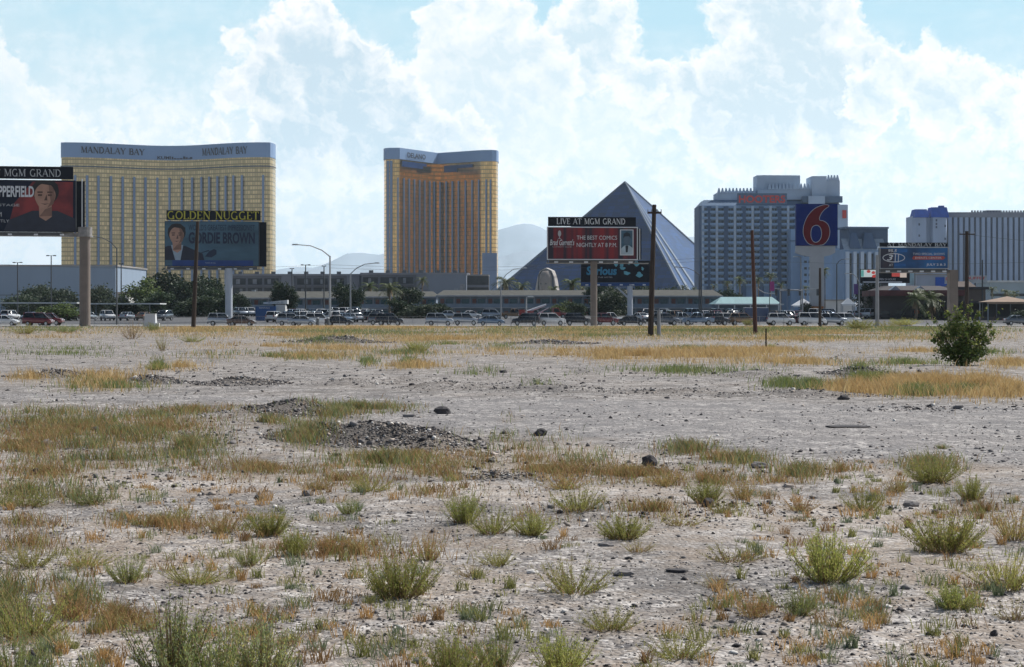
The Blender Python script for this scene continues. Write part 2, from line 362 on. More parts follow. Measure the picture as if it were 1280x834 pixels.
# ---------------------------------------------------------------- ground
# ground cover patches: centre px, py, radii in px (thrown onto the ground), density
far_straw = [(130, 476, 46, 10, 1.6), (40, 471, 30, 6, 1.2), (400, 409.5, 260, 3.5, 1.3), (560, 424, 110, 6, 1.3), (760, 411, 200, 4, .9), (1000, 424, 200, 4, .8), (760, 443, 20, 9, 2), (800, 444, 70, 7, 1.9), (890, 443, 70, 8, 1.8), (960, 440, 60, 6, 1), (700, 441, 50, 6, .9), (700, 425, 60, 5, .8),
             (240, 412, 90, 4, 1), (60, 420, 60, 5, .7), (1260, 455, 40, 8, 1.2), (1150, 440, 100, 4, .4), (520, 458, 50, 4, .8), (430, 436, 70, 4, .7), (1075, 487, 45, 7, 2.6), (1120, 484, 40, 9, 2.8), (1165, 482, 50, 10, 2.8), (1225, 484, 45, 12, 2.8), (1258, 490, 25, 8, 2.4), (220, 458, 40, 4, .7), (470, 405, 80, 2, 1), (350, 420, 140, 5, .7), (1180, 424, 110, 3, .5), (250, 414, 260, 8, .55), (700, 417, 300, 9, .6), (1050, 416, 260, 8, .6), (450, 407, 300, 3, .9), (900, 407, 260, 3, .9), (380, 445, 160, 5, .35), (1000, 455, 140, 6, .4), (330, 433, 120, 4, .5), (620, 440, 120, 5, .4)]
far_green = [(900, 414.5, 300, 3.5, 1.5), (700, 413, 120, 4, 1.2), (1150, 412.5, 130, 4.5, 1.8), (300, 413, 160, 3, .8), (130, 482, 60, 6, 1.0), (500, 441, 60, 4, .5), (560, 430, 40, 4, .5), (640, 434, 70, 4, .7), (460, 452, 12, 4, 1.8), (200, 455, 14, 5, 2), (510, 452, 10, 5, 1.5), (1085, 471, 26, 8, 2), (1150, 492, 30, 6, 1.3), (1210, 490, 30, 6, 1), (600, 466, 30, 4, .7), (670, 484, 20, 5, 1), (1010, 484, 40, 4, .8), (1080, 408, 40, 4, 2), (60, 412, 80, 5, 1.2), (640, 409, 110, 2, .9), (860, 436, 50, 3, .5), (450, 416, 200, 5, .6), (1000, 412, 280, 4, .9), (740, 420, 160, 4, .6), (1240, 442, 30, 4, .8), (400, 428, 60, 3, .5), (980, 482, 30, 5, .7), (1200, 405, 60, 2, 1), (850, 407, 120, 2, .8), (620, 416, 420, 7, .35), (1040, 422, 200, 6, .4), (80, 440, 90, 10, .3), (1130, 455, 80, 6, .4), (340, 445, 120, 6, .3), (850, 465, 120, 5, .3)]
mid_green = [(450, 511, 62, 6, 2.6), (420, 519, 40, 6, 1.5), (60, 525, 70, 16, 1.6), (150, 540, 80, 20, 1.6), (200, 518, 50, 9, 1.8), (330, 528, 50, 8, 1.5), (380, 548, 40, 9, 1.8), (120, 570, 90, 16, 1.3), (230, 560, 60, 14, 1.3), (650, 553, 60, 10, .9), (860, 560, 40, 8, 1), (930, 575, 40, 8, .8), (1000, 590, 50, 8, .7), (1165, 586, 40, 12, 1.1), (90, 620, 60, 10, 1.8), (40, 615, 40, 12, 1.6), (640, 523, 14, 5, 1), (720, 570, 60, 8, .7), (480, 575, 70, 9, 1.1), (10, 760, 60, 30, .8), (90, 755, 40, 20, .6)]
mid_brown = [(90, 540, 110, 20, 1.8), (30, 560, 50, 20, 1.3), (200, 535, 90, 14, .8), (330, 585, 110, 16, .7), (620, 572, 90, 10, 1.6), (700, 585, 90, 12, 1.6), (790, 592, 90, 11, 1.3), (520, 568, 60, 7, 1.3), (880, 600, 60, 10, .9), (560, 585, 70, 12, 1.2), (980, 598, 50, 8, .8), (430, 600, 60, 8, .9), (60, 590, 60, 12, .9), (240, 512, 100, 7, .9), (1050, 588, 50, 8, .5), (200, 660, 120, 14, .28), (560, 620, 120, 12, .35), (820, 640, 120, 14, .3), (1230, 640, 60, 14, .5), (440, 690, 160, 16, .22), (900, 570, 60, 6, .9), (40, 680, 60, 14, .3), (150, 770, 40, 14, .9), (350, 765, 30, 10, .5), (30, 655, 50, 8, .4), (640, 650, 80, 12, .3)]

def pmask(px, py, pats, g=1.0):
    m = np.zeros_like(px)
    for (a_, b_, rx, ry, d_) in pats: m = np.maximum(m, min(1, d_*.75)*np.exp(-(((px-a_)/rx)**2+((py-b_)/ry)**2)*g))
    return m
rows = [-23000, -4000, -800, -120, -20, 0.5]; y = 2.5
while y < 236: rows.append(y); y *= 1.0078
rows += [236, 240, 262, 300, 400, 600, 1000, 2000, 5000, 12000, 23500]
rows = np.array(rows, dtype=float); NC = 300
hw = np.maximum(6, .40*np.maximum(rows, 0)+3)
cols = np.linspace(-1, 1, NC)
GX = np.zeros((len(rows), NC+2)); GX[:, 1:-1] = hw[:, None]*cols[None]; GX[:, 0] = -23500; GX[:, -1] = 23500
GY = np.repeat(rows[:, None], NC+2, 1); GZ = gz(GX, GY)
GZ[:, 0] = 0; GZ[:, -1] = 0
V = np.stack([GX, GY, GZ], -1).reshape(-1, 3)
ii, jj = np.meshgrid(np.arange(len(rows)-1), np.arange(NC+1), indexing='ij'); a = ii*(NC+2)+jj
Fq = np.stack([a, a+1, a+NC+3, a+NC+2], -1).reshape(-1, 4)
gm = bpy.data.materials.new('desert_ground'); gm.use_nodes = True; _t = gm.node_tree
N = _t.nodes; L = _t.links; b = N['Principled BSDF']; b.inputs['Roughness'].default_value = .9; b.inputs['Specular IOR Level'].default_value = .2
tc = nd('ShaderNodeTexCoord'); PO = tc.outputs['Object']
def ramp(v, stops):
    r = nd('ShaderNodeValToRGB'); el = r.color_ramp.elements
    while len(el) < len(stops): el.new(.5)
    for q, (p, cc) in zip(el, stops): q.position = p; q.color = (*cc, 1)
    L.new(v, r.inputs[0]); return r.outputs[0]
def noi(scale, detail=5, rough=.55, vec=None):
    n = nd('ShaderNodeTexNoise'); n.inputs['Scale'].default_value = scale; n.inputs['Detail'].default_value = detail; n.inputs['Roughness'].default_value = rough
    L.new(vec if vec is not None else PO, n.inputs['Vector']); return n.outputs['Fac']
def vorc(scale, out='Color', rnd=1.0):
    n = nd('ShaderNodeTexVoronoi'); n.inputs['Scale'].default_value = scale; n.inputs['Randomness'].default_value = rnd; L.new(PO, n.inputs['Vector']); return n.outputs[out]
sx = nd('ShaderNodeSeparateXYZ'); L.new(PO, sx.inputs[0])
big = noi(.22, 6, .6); mid = noi(1.1, 6, .65); fin = noi(9, 5, .7)
sand = ramp(mid, [(.3, (.21, .165, .128)), (.5, (.35, .293, .243)), (.7, (.58, .52, .45))])
grey = ramp(mid, [(.3, (.11, .10, .093)), (.7, (.235, .215, .20))])
mk = mth('ADD', mth('MULTIPLY', big, 1.0), mth('MULTIPLY', mid, .4))
base = mix(smooth(mk, .62, .78), sand, grey)
# grade: the far half of the lot is greyer gravel
yy = mth('ADD', sx.outputs[1], mth('MULTIPLY', mth('SUBTRACT', big, .5), 30.0))
base = mix(mth('MULTIPLY', smooth(yy, 22, 34), .75), base, grey)
# gravel specks
s1 = nd('ShaderNodeSeparateColor'); L.new(vorc(26), s1.inputs[0]); s2 = nd('ShaderNodeSeparateColor'); L.new(vorc(9), s2.inputs[0])
gr1 = ramp(s1.outputs[0], [(0, (.07, .065, .07)), (.3, (.26, .24, .23)), (.7, (.50, .46, .43)), (1, (.78, .74, .70))])
gr2 = ramp(s2.outputs[1], [(0, (.10, .095, .10)), (.5, (.35, .32, .30)), (1, (.66, .62, .58))])
dens = smooth(mth('ADD', mid, mth('MULTIPLY', fin, .5)), .62, .92)
k1 = mth('MULTIPLY', mth('LESS_THAN', s1.outputs[1], .70), mth('ADD', mth('MULTIPLY', dens, .65), .2))
base = mix(k1, base, gr1)
k2 = mth('MULTIPLY', mth('LESS_THAN', s2.outputs[0], .35), mth('MULTIPLY', smooth(mid, .42, .6), .7))
base = mix(k2, base, gr2)
s3 = nd('ShaderNodeSeparateColor'); L.new(vorc(3.2), s3.inputs[0])
k3 = mth('MULTIPLY', mth('LESS_THAN', s3.outputs[0], .22), mth('MULTIPLY', smooth(mth('ADD', mth('MULTIPLY', big, .6), mth('MULTIPLY', fin, .4)), .46, .60), .55))
base = mix(k3, base, (.11, .105, .105))
# reddish-brown litter of dead weeds between the tufts
lit_ = smooth(noi(.55, 6, .7), .56, .70)
base = mix(mth('MULTIPLY', mth('MULTIPLY', lit_, smooth(fin, .42, .62)), .55), base, (.20, .135, .075))
vc = nd('ShaderNodeVertexColor', layer_name='soil'); vs_ = nd('ShaderNodeSeparateColor'); L.new(vc.outputs[0], vs_.inputs[0])
brk = smooth(noi(1.7, 6, .7), .36, .58)
trackc = mix(k2, mix(k1, ramp(fin, [(.3, (.125, .12, .122)), (.7, (.245, .235, .235))]), gr1), gr2)
base = mix(mth('MULTIPLY', vs_.outputs[1], .85), base, trackc)
base = mix(mth('MULTIPLY', mth('MULTIPLY', vs_.outputs[2], brk), .8), base, ramp(fin, [(.3, (.26, .17, .075)), (.7, (.44, .31, .14))]))
base = mix(mth('MULTIPLY', mth('MULTIPLY', vc.outputs[1], brk), .75), base, ramp(fin, [(.3, (.10, .075, .045)), (.7, (.22, .165, .10))]))
base = mix(mth('MULTIPLY', vs_.outputs[0], .85), base, ramp(fin, [(.3, (.05, .043, .038)), (.7, (.17, .15, .13))]))
L.new(base, b.inputs['Base Color'])
hgt = mth('ADD', mth('MULTIPLY', fin, .03), mth('ADD', mth('MULTIPLY', mid, .08), mth('MULTIPLY', vorc(26, 'Distance'), -.5/26)))
bp = nd('ShaderNodeBump'); bp.inputs['Distance'].default_value = 1.0; bp.inputs['Strength'].default_value = .9; L.new(hgt, bp.inputs['Height']); L.new(bp.outputs[0], b.inputs['Normal'])
g = rawmesh('ground', V, Fq, gm, k=4)
Yg = np.maximum(GY, 1.0); PXg = 640+F*GX/Yg; PYg = HY+CH*F/Yg
soil = np.zeros_like(GX)
for px_, py_, hw_, h_, dp_ in HEAPS:
    cy = Yof(py_); cx = X(px_, cy); w_ = hw_/F*cy; soil = np.maximum(soil, min(1, h_*3.2 if h_ > .19 else h_*2.0)*np.clip(1.5*(1.25-np.sqrt(((GX-cx)/w_)**2+((GY-cy-dp_*.3)/(dp_*1.2))**2)), 0, 1))
lowl = np.interp(PXg, [0, 300, 640, 900, 1280], [503, 508, 548, 560, 592]); upl = np.interp(PXg, [0, 640, 1280], [488, 497, 506])
trk = np.clip((PYg-upl)/5, 0, 1)*np.clip((lowl-PYg)/10, 0, 1)
cover = np.maximum(pmask(PXg, PYg, far_straw), .0); cov2 = np.maximum(pmask(PXg, PYg, mid_brown), .8*pmask(PXg, PYg, mid_green)); cov2 = np.maximum(cov2, .6*pmask(PXg, PYg, far_green))
live = (GY > 2)
ca = g.data.color_attributes.new('soil', 'FLOAT_COLOR', 'POINT'); ca.data.foreach_set('color', np.stack([soil*live, trk*live, cover*live, cov2*live], -1).astype(np.float32).ravel())
g['kind'] = 'structure'; g['label'] = 'stony pale vacant desert lot'
g.data.polygons.foreach_set('use_smooth', [True]*len(g.data.polygons))

# road, car parks
road = pm('road_surface', (.46, .45, .43), .85, .12, .25, streak=(.2, 2, 1))
asph = pm('car_park_surface', (.08, .08, .085), .9, .2, .15)
def strip(name, y0, y1, z, m, lab, x0=-400, x1=400):
    o = MB().add([(x0, y0, z), (x1, y0, z), (x1, y1, z), (x0, y1, z)], [(0, 1, 2, 3)]).build(name, m); return tag(o, lab, kind='structure')
strip('road', 237.5, 264, .006, road, 'pale sunlit road beyond the lot')
def cpz(y): return .010+.013*max(0, min(y, 345)-266)
tag(MB().add([(-400, 266, .01), (400, 266, .01), (400, 345, cpz(345)), (-400, 345, cpz(345)), (400, 408, cpz(345)), (-400, 408, cpz(345))], [(0, 1, 2, 3), (3, 2, 4, 5)]).build('car_park', asph), 'asphalt car park in front of the motel', kind='structure')
conc = pm('concrete', (.42, .40, .37), .85, .12, .6, bump=.01)
for y0, lab in ((235.6, 'near pavement strip'), (264, 'far pavement strip')):
    tag(MB().box((0, y0+.9, 0), (800, 1.8, .13)).build('pavement', conc), lab, kind='structure')
wp = pm('road_paint', (.75, .75, .72), .7, .1, 2)
ml = MB()
for i in range(-60, 61): ml.box((i*9, 246.2, .01), (3, .13, .002)); ml.box((i*9, 255.2, .01), (3, .13, .002))
tag(ml.build('lane_marking', wp), 'dashed white lane lines on the road', kind='structure')

# ---------------------------------------------------------------- mountains
hm2 = pm('hill_rock_hazed', (.30, .36, .44), .95, .12, .002, bump=30, detail=8)  # rock colour paled and blued to paint in more haze
def ridge(name, Y, prof, lab, seed):
    pts = []; NX = 220; x0, x1 = prof[0][0], prof[-1][0]; V = []; fs = []
    px = np.linspace(x0, x1, NX); py = np.interp(px, [p[0] for p in prof], [p[1] for p in prof])
    py = py-2.5*(fbm(px, px*0, 26, 4, seed)-.5)*np.clip((HY-py)/40, 0, 1)*4
    M = 14
    for j in range(M):
        t = j/(M-1); xx = X(px, Y); h = np.maximum(0, (HY-py)/F*Y)
        k = math.sin(math.pi/2*(1-abs(t-.5)*2)) if t < 1 else 0
        yo = Y+(t-.5)*5000+(fbm(px, px*0+j*9, 40, 3, seed+j)-.5)*700
        zz = h*(k**1.1)*(1-.25*fbm(px, px*0+j*15, 18, 4, seed+3)*(1 if 0 < abs(t-.5) and abs(t-.5) > .04 else 0))
        for a_, b_, c_ in zip(xx, yo, zz): V.append((a_, b_, float(c_)-(3 if j in (0, M-1) else 0)))
    for j in range(M-1):
        for i in range(NX-1): fs.append((j*NX+i, j*NX+i+1, (j+1)*NX+i+1, (j+1)*NX+i))
    o = rawmesh(name, V, fs, hm2, k=4); return tag(o, lab, kind='structure')
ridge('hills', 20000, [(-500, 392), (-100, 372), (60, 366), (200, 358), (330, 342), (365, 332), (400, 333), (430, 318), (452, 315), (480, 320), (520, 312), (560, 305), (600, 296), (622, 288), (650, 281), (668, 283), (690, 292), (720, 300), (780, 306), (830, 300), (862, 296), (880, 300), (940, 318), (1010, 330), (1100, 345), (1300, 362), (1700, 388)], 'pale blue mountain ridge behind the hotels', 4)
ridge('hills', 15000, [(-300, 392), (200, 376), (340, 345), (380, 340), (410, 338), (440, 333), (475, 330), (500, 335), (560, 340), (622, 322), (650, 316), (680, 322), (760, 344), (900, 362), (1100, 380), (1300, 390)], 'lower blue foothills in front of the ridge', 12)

# ---------------------------------------------------------------- gravel, rubble, rocks
rock_mats = [pm('rock_dark', (.055, .05, .052), .9, .3, 3), pm('rock_grey', (.19, .175, .17), .9, .25, 3), pm('rock_tan', (.34, .29, .25), .9, .25, 3), pm('rock_white', (.62, .59, .55), .9, .15, 3)]
OCT = np.array([(1, 0, 0), (-1, 0, 0), (0, 1, 0), (0, -1, 0), (0, 0, 1), (0, 0, -1)], float)
OF = np.array([(0, 2, 4), (2, 1, 4), (1, 3, 4), (3, 0, 4), (2, 0, 5), (1, 2, 5), (3, 1, 5), (0, 3, 5)])
CUB = np.array([(i, j, k) for i in (-1, 1) for j in (-1, 1) for k in (-1, 1)], float)*.75
CF = np.array([(0, 1, 3), (0, 3, 2), (4, 6, 7), (4, 7, 5), (0, 4, 5), (0, 5, 1), (2, 3, 7), (2, 7, 6), (0, 2, 6), (0, 6, 4), (1, 5, 7), (1, 7, 3)])
def stones(name, x, y, s, w, lab, zoff=0.0, base=OCT, bf=OF, flat=.6):
    n = len(x); k = len(base)
    A = rng.uniform(0, 2*math.pi, n)
    v = base[None]*(1+rng.uniform(-.4, .4, (n, k, 3)))*s[:, None, None]*np.stack([rng.uniform(.7, 1.5, n), rng.uniform(.7, 1.2, n), rng.uniform(.35, 1, n)*flat/.6], -1)[:, None]
    tl = rng.uniform(-.5, .5, n); ct, st_ = np.cos(tl)[:, None], np.sin(tl)[:, None]
    vx, vy, vz = v[..., 0]*ct-v[..., 2]*st_, v[..., 1], v[..., 0]*st_+v[..., 2]*ct
    c, s_ = np.cos(A)[:, None], np.sin(A)[:, None]
    z = gz(x, y)
    V = np.stack([vx*c-vy*s_+x[:, None], vx*s_+vy*c+y[:, None], vz+(z+zoff+s*.2)[:, None]], -1).reshape(-1, 3)
    Fs = (bf[None]+(np.arange(n)*k)[:, None, None]).reshape(-1, 3)
    mi = np.repeat(rng.choice(4, n, p=w), len(bf))
    o = rawmesh(name, V, Fs, rock_mats, mi); return tag(o, lab, 'stones', kind='stuff')
n = 36000
py = 402+rng.uniform(0, 1, n)**.85*470; px = rng.uniform(-60, 1340, n); yy_ = CH*F/(py-HY); xx_ = (px-640)/F*yy_
keep = (yy_ < 232) & (fbm(xx_, yy_, 2.5, 3, 33) > rng.uniform(.30, .62, n)); xx_ = xx_[keep]; yy_ = yy_[keep]
ss = np.clip(rng.lognormal(-4.75, .5, len(xx_)), .004, .045)*np.clip((yy_/22)**.45, .8, 2.5)
stones('gravel', xx_, yy_, ss, [.34, .36, .18, .12], 'loose gravel strewn over the lot')
n = 17000
py = 404+rng.uniform(0, 1, n)**1.1*190; px = rng.uniform(-60, 1340, n); yy_ = CH*F/(py-HY); xx_ = (px-640)/F*yy_
keep = (yy_ < 228) & (.65*fbm(xx_, yy_, 7.0, 4, 61)+.35*fbm(xx_, yy_, 1.2, 2, 62) > rng.uniform(.40, .60, n)); xx_ = xx_[keep]; yy_ = yy_[keep]
stones('gravel', xx_, yy_, np.clip(rng.lognormal(-3.95, .5, len(xx_)), .010, .07)*np.clip((yy_/45)**.5, .7, 2.0), [.50, .34, .09, .07], 'dark stones scattered in loose drifts over the far half of the lot', zoff=-.01)
# rubble on the heaps
hx, hy, hs = [], [], []
for px_, py_, hwp, h, dp in HEAPS:
    cy = Yof(py_); cx = X(px_, cy); w = hwp/F*cy; m_ = int(3400*min(1.6, w*h*2.2+.3)*(1 if h > .19 else .12))
    r = np.sqrt(rng.uniform(0, 1, m_)); t = rng.uniform(0, 2*math.pi, m_)
    hx.append(cx+w*r*np.cos(t)*1.05); hy.append(cy+dp*.4+dp*r*np.sin(t)*1.05); hs.append(np.clip(rng.lognormal(-4.75, .55, m_), .006, .06)*np.clip((cy/28)**.5, .9, 2.2))
stones('rubble', np.concatenate(hx), np.concatenate(hy), np.concatenate(hs), [.40, .34, .17, .09], 'dark broken rubble on the heaps of earth', base=CUB, bf=CF)
# scattered stony strips
n = 3600
bands = [(505, 472, 420, 10), (250, 462, 260, 8), (900, 492, 330, 6), (1100, 468, 80, 9), (600, 560, 80, 18), (80, 545, 120, 30), (760, 580, 160, 14), (620, 590, 60, 10), (300, 545, 130, 20), (1150, 512, 130, 4), (640, 480, 300, 16), (200, 600, 200, 20), (900, 640, 300, 20)]
bi = rng.integers(0, len(bands), n); bb = np.array(bands, float)[bi]
px = bb[:, 0]+rng.normal(0, .5, n)*bb[:, 2]; py = bb[:, 1]+rng.normal(0, .5, n)*bb[:, 3]; yy_ = CH*F/(py-HY); xx_ = (px-640)/F*yy_
stones('rubble', xx_, yy_, np.clip(rng.lognormal(-4.3, .55, n), .008, .10)*np.clip((yy_/35)**.5, .8, 2), [.48, .34, .11, .07], 'broken stones strewn in low rows across the lot', base=CUB, bf=CF)

def rock(px, py, wpx, hpx, m, lab, kind='rock', slab=False):
    x, y, z = gpt(px, py); w = wpx/F*y; h = hpx/F*y
    import bmesh
    bm = bmesh.new(); bmesh.ops.create_icosphere(bm, subdivisions=2, radius=1)
    sd_ = random.random()*50
    for v in bm.verts:
        n_ = mnoise.noise(v.co*1.3+Vector((sd_, 0, 0)))*.45+mnoise.noise(v.co*3+Vector((sd_, 7, 0)))*.15
        q = v.co*(1+n_)
        if slab: q = Vector((max(-.8, min(.8, q.x)), max(-.7, min(.7, q.y)), max(-.5, min(.55, q.z))))
        v.co = (q.x*w/2*1.1, q.y*w/2*.8, q.z*h*.62)
    me = bpy.data.meshes.new(kind); bm.to_mesh(me); bm.free(); me.materials.append(m)
    o = linkobj(kind, me, None, (x, y, z+h*.33), random.uniform(-.4, .4)); tag(o, lab, kind)
RK = rock_mats
for r_ in [(553, 517, 20, 10, RK[0], 'large dark block at the right end of the rubble heap'),
           (512, 521, 18, 5, RK[1], 'flat grey slab lying on top of the rubble heap', 'concrete_slab', True),
           (680, 577, 36, 7, RK[2], 'pale flat slab on the brown weeds right of the heap', 'concrete_slab', True),
           (811, 578, 18, 15, RK[0], 'dark pointed rock in the middle of the brown weeds'),
           (20, 554, 26, 7, RK[2], 'pale slab at the far left edge of the lot', 'concrete_slab', True),
           (421, 567, 14, 6, RK[0], 'small dark brick below the rubble heap', 'brick', True),
           (444, 565, 24, 4, RK[2], 'pale flat slab beside the dark brick below the heap', 'concrete_slab', True),
           (384, 623, 14, 7, RK[1], 'squarish grey stone among the weeds left of centre'),
           (321, 625, 7, 6, RK[0], 'small round black stone on the pale gravel'),
           (44, 592, 9, 8, RK[0], 'round dark stone at the left below the pale slab'),
           (846, 716, 30, 5, RK[0], 'long thin dark slab on pale ground near the large shrubs', 'concrete_slab', True),
           (780, 719, 24, 8, RK[1], 'grey lump of rubble left of the thin dark slab'),
           (758, 685, 18, 5, RK[1], 'flat grey stone below the small weeds, centre right'),
           (885, 634, 14, 12, RK[0], 'dark upright stone beside a bushy weed'),
           (985, 607, 14, 5, RK[2], 'pale stone at the edge of the gravel track, right'),
           (950, 583, 24, 8, RK[1], 'grey stone half buried beside the weeds at the track edge'),
           (1140, 632, 18, 7, RK[1], 'grey boulder among weeds at the right'),
           (665, 716, 16, 5, RK[3], 'white stone left of the spreading green shrub'),
           (1055, 500, 14, 6, RK[0], 'dark stone at the foot of the golden grass'),
           (1060, 534, 60, 2, RK[0], 'thin dark strip of debris lying across the gravel track', 'debris_strip', True),
           (676, 543, 15, 9, RK[0], 'dark stone right of the heap beside yellow weeds'),
           (40, 826, 12, 18, RK[0], 'small dark stump at the bottom left corner', 'stump'),
           (1243, 797, 9, 8, RK[0], 'small dark clod in the bottom right corner'),
           (470, 406, 5, 2, RK[3], 'white scrap on the dry grass by the road', 'debris')]:
    rock(*r_)

# ---------------------------------------------------------------- blades of grass and weeds (vectorised)
def blades(name, x, y, h, w, lean, mats, lab, cat='grass', mi=None, segs=2, arcy=.5):
    n = len(x); z = gz(x, y); A = rng.uniform(0, 2*math.pi, n); B = rng.uniform(0, 2*math.pi, n)
    dx, dy = np.cos(A)*lean*h, np.sin(A)*lean*h; wx, wy = np.cos(B)*w/2, np.sin(B)*w/2
    P0 = np.stack([x-wx, y-wy, z-.01], -1); P1 = np.stack([x+wx, y+wy, z-.01], -1)
    m0 = np.stack([x+dx*.35-wx*.7, y+dy*.35-wy*.7, z+h*.6], -1); m1 = np.stack([x+dx*.35+wx*.7, y+dy*.35+wy*.7, z+h*.6], -1)
    T = np.stack([x+dx, y+dy, z+h], -1)
    V = np.stack([P0, P1, m1, m0, T], 1).reshape(-1, 3)
    b_ = (np.arange(n)*5)[:, None, None]; Fs = (np.array([(0, 1, 2), (0, 2, 3), (3, 2, 4)])[None]+b_).reshape(-1, 3)
    if mi is None: mi = rng.integers(0, len(mats), n)
    o = rawmesh(name, V, Fs, mats, np.repeat(mi, 3)); return tag(o, lab, cat, kind='stuff')
def scatter(patches, per, clump=.35, n=None):
    """patches: (px, py, rx, ry, density) in the photo, thrown onto the ground"""
    xs, ys, pp = [], [], []
    for (px, py, rx, ry, d) in patches:
        k = int(per*d*rx*ry/100.0)
        t = rng.uniform(0, 2*math.pi, k); r = np.abs(rng.normal(0, .62, k))
        a_ = px+rx*r*np.cos(t); b_ = py+ry*r*np.sin(t)
        Y = CH*F/(np.maximum(b_, HY+19.0+rng.uniform(0, 2, k))-HY); xx = (a_-640)/F*Y
        q = fbm(xx, Y, clump*np.maximum(1, Y.mean()/14), 3, 51) > rng.uniform(.42, .56, k)
        xs.append(xx[q]); ys.append(Y[q])
    return np.concatenate(xs), np.concatenate(ys)
straw = [leafm('straw_gold', (.56, .38, .13), (.68, .50, .21), 2, .3), leafm('straw_tan', (.42, .27, .10), (.55, .38, .17), 2, .3), leafm('straw_rust', (.48, .28, .09), (.56, .34, .12), 2, .3)]
green = [leafm('weed_green', (.13, .20, .04), (.22, .29, .07), 2, .35), leafm('weed_olive', (.22, .23, .06), (.32, .31, .10), 2, .35), leafm('weed_grey', (.15, .19, .10), (.23, .27, .15), 2, .35)]
brown = [leafm('weed_brown', (.25, .14, .05), (.37, .22, .08), 2, .3), leafm('weed_rust', (.38, .21, .07), (.48, .29, .11), 2, .3), green[1]]
x_, y_ = scatter(far_straw, 850); k = len(x_)
blades('dry_grass', x_, y_, rng.uniform(.08, .34, k)*rng.uniform(.6, 1.2, k), .008+y_*.00022, .55, straw, 'golden dry grass in bands across the far lot', mi=rng.choice(3, k, p=[.5, .38, .12]))
x_, y_ = scatter(far_green, 900); k = len(x_)
blades('green_weeds', x_, y_, rng.uniform(.06, .30, k), .009+y_*.00022, .5, green, 'low green weeds between the dry grass', mi=rng.choice(3, k, p=[.4, .35, .25]))
x_, y_ = scatter(mid_green, 330); k = len(x_)
blades('green_weeds', x_, y_, rng.uniform(.06, .20, k), .005+y_*.00022, .55, [green[0], green[1], green[2], brown[0], straw[1]], 'matted green and olive weeds around the rubble heap', mi=rng.choice(5, k, p=[.10, .36, .22, .20, .12]))
x_, y_ = scatter(mid_brown, 260, .25); k = len(x_)
blades('brown_weeds', x_, y_, rng.uniform(.04, .15, k), .004+y_*.0002, .7, brown, 'rust coloured low weeds in mats on the stony ground', mi=rng.choice(3, k, p=[.42, .28, .3]))
# small tufts sprinkled over the near ground
tx, ty, th, tm = [], [], [], []
for i in range(1050):
    py = random.uniform(575, 850); px = random.uniform(-20, 1300)
    if fbm(px, py, 110, 3, 77) < .46: continue
    Y = Yof(py); xc = X(px, Y); kk = random.randint(14, 50); r = random.uniform(.03, .13); hh = random.uniform(.04, .13); t = random.choice([0, 1, 1, 2, 3, 3])
    a_ = rng.uniform(0, 2*math.pi, kk); rr = np.sqrt(rng.uniform(0, 1, kk))*r
    tx.append(xc+rr*np.cos(a_)); ty.append(Y+rr*np.sin(a_)); th.append(hh*rng.uniform(.5, 1.1, kk)); tm.append(np.full(kk, t))
tx, ty, th, tm = map(np.concatenate, (tx, ty, th, tm))
blades('small_weeds', tx, ty, th, .0055+ty*.00012, .65, [brown[0], green[1], green[2], straw[2]], 'little tufts of weeds dotted over the near ground', 'weeds', mi=tm)
# ---------------------------------------------------------------- shrubs
def shrub_proto(seed, ns, spread, c_f, c_b, lean=.5, dens=34, leaf=.055, droop=0.0):
    """unit sized: about 1 high. returns (foliage mesh, stems mesh)"""
    r = random.Random(seed); V = []; Fs = []; mi = []; st = MB()
    for s in range(ns):
        a = r.uniform(0, 2*math.pi); q = r.random()**.6; bx, by = math.cos(a)*q*spread*.22, math.sin(a)*q*spread*.22
        l = r.choice([r.uniform(.7, 1.08), r.uniform(.35, .85)])*(1-.35*q**2); out = q*spread*lean; a2 = a+r.uniform(-.9, .9)
        P_ = []
        for i in range(6):
            t = i/5; P_.append(Vector((bx+math.cos(a2)*out*t**.8, by+math.sin(a2)*out*t**.8, l*t-droop*t*t*q*.4)))
        st.tube(P_, [.010, .009, .008, .006, .004, .003], 3)
        for k in range(int(dens*1.7)):
            t = r.uniform(.12, 1); i = min(4, int(t*5)); p = P_[i].lerp(P_[i+1], t*5-i)
            d = Vector((r.gauss(0, 1), r.gauss(0, 1), abs(r.gauss(0, 1))+.9)).normalized()
            L_ = leaf*r.uniform(.5, 1.35)*(1.2-t*.45); side = d.cross(Vector((r.gauss(0, 1), r.gauss(0, 1), r.gauss(0, 1)))).normalized()*L_*.17
            p = p+Vector((r.gauss(0, .028), r.gauss(0, .028), r.gauss(0, .028)))
            b = len(V); V += [p-side*.5, p+side, p+d*L_, p+side*-.9+d*L_*.5]; Fs += [(b, b+1, b+2), (b, b+2, b+3)]
            m = 1 if (r.random() < .25+.5*(1-t)**2) else 0
            mi += [m, m]
    f = rawmesh('foliage', V, Fs, [c_f, c_b], mi); me = f.data; bpy.data.objects.remove(f)
    so_ = st.build('stems', MC['twig']); ms = so_.data; bpy.data.objects.remove(so_)
    return me, ms
pm('twig', (.26, .17, .10), .8, .2, 4)
g1 = leafm('sage_green', (.23, .28, .05), (.34, .37, .08), 5, .5); g2 = leafm('sage_yellow', (.34, .33, .07), (.45, .41, .11), 5, .5)
g3 = leafm('sage_blue', (.20, .25, .09), (.29, .33, .14), 5, .5); g4 = leafm('dead_orange', (.48, .28, .09), (.58, .37, .14), 5, .35); g5 = leafm('dead_brown', (.26, .17, .09), (.36, .25, .14), 5, .35)
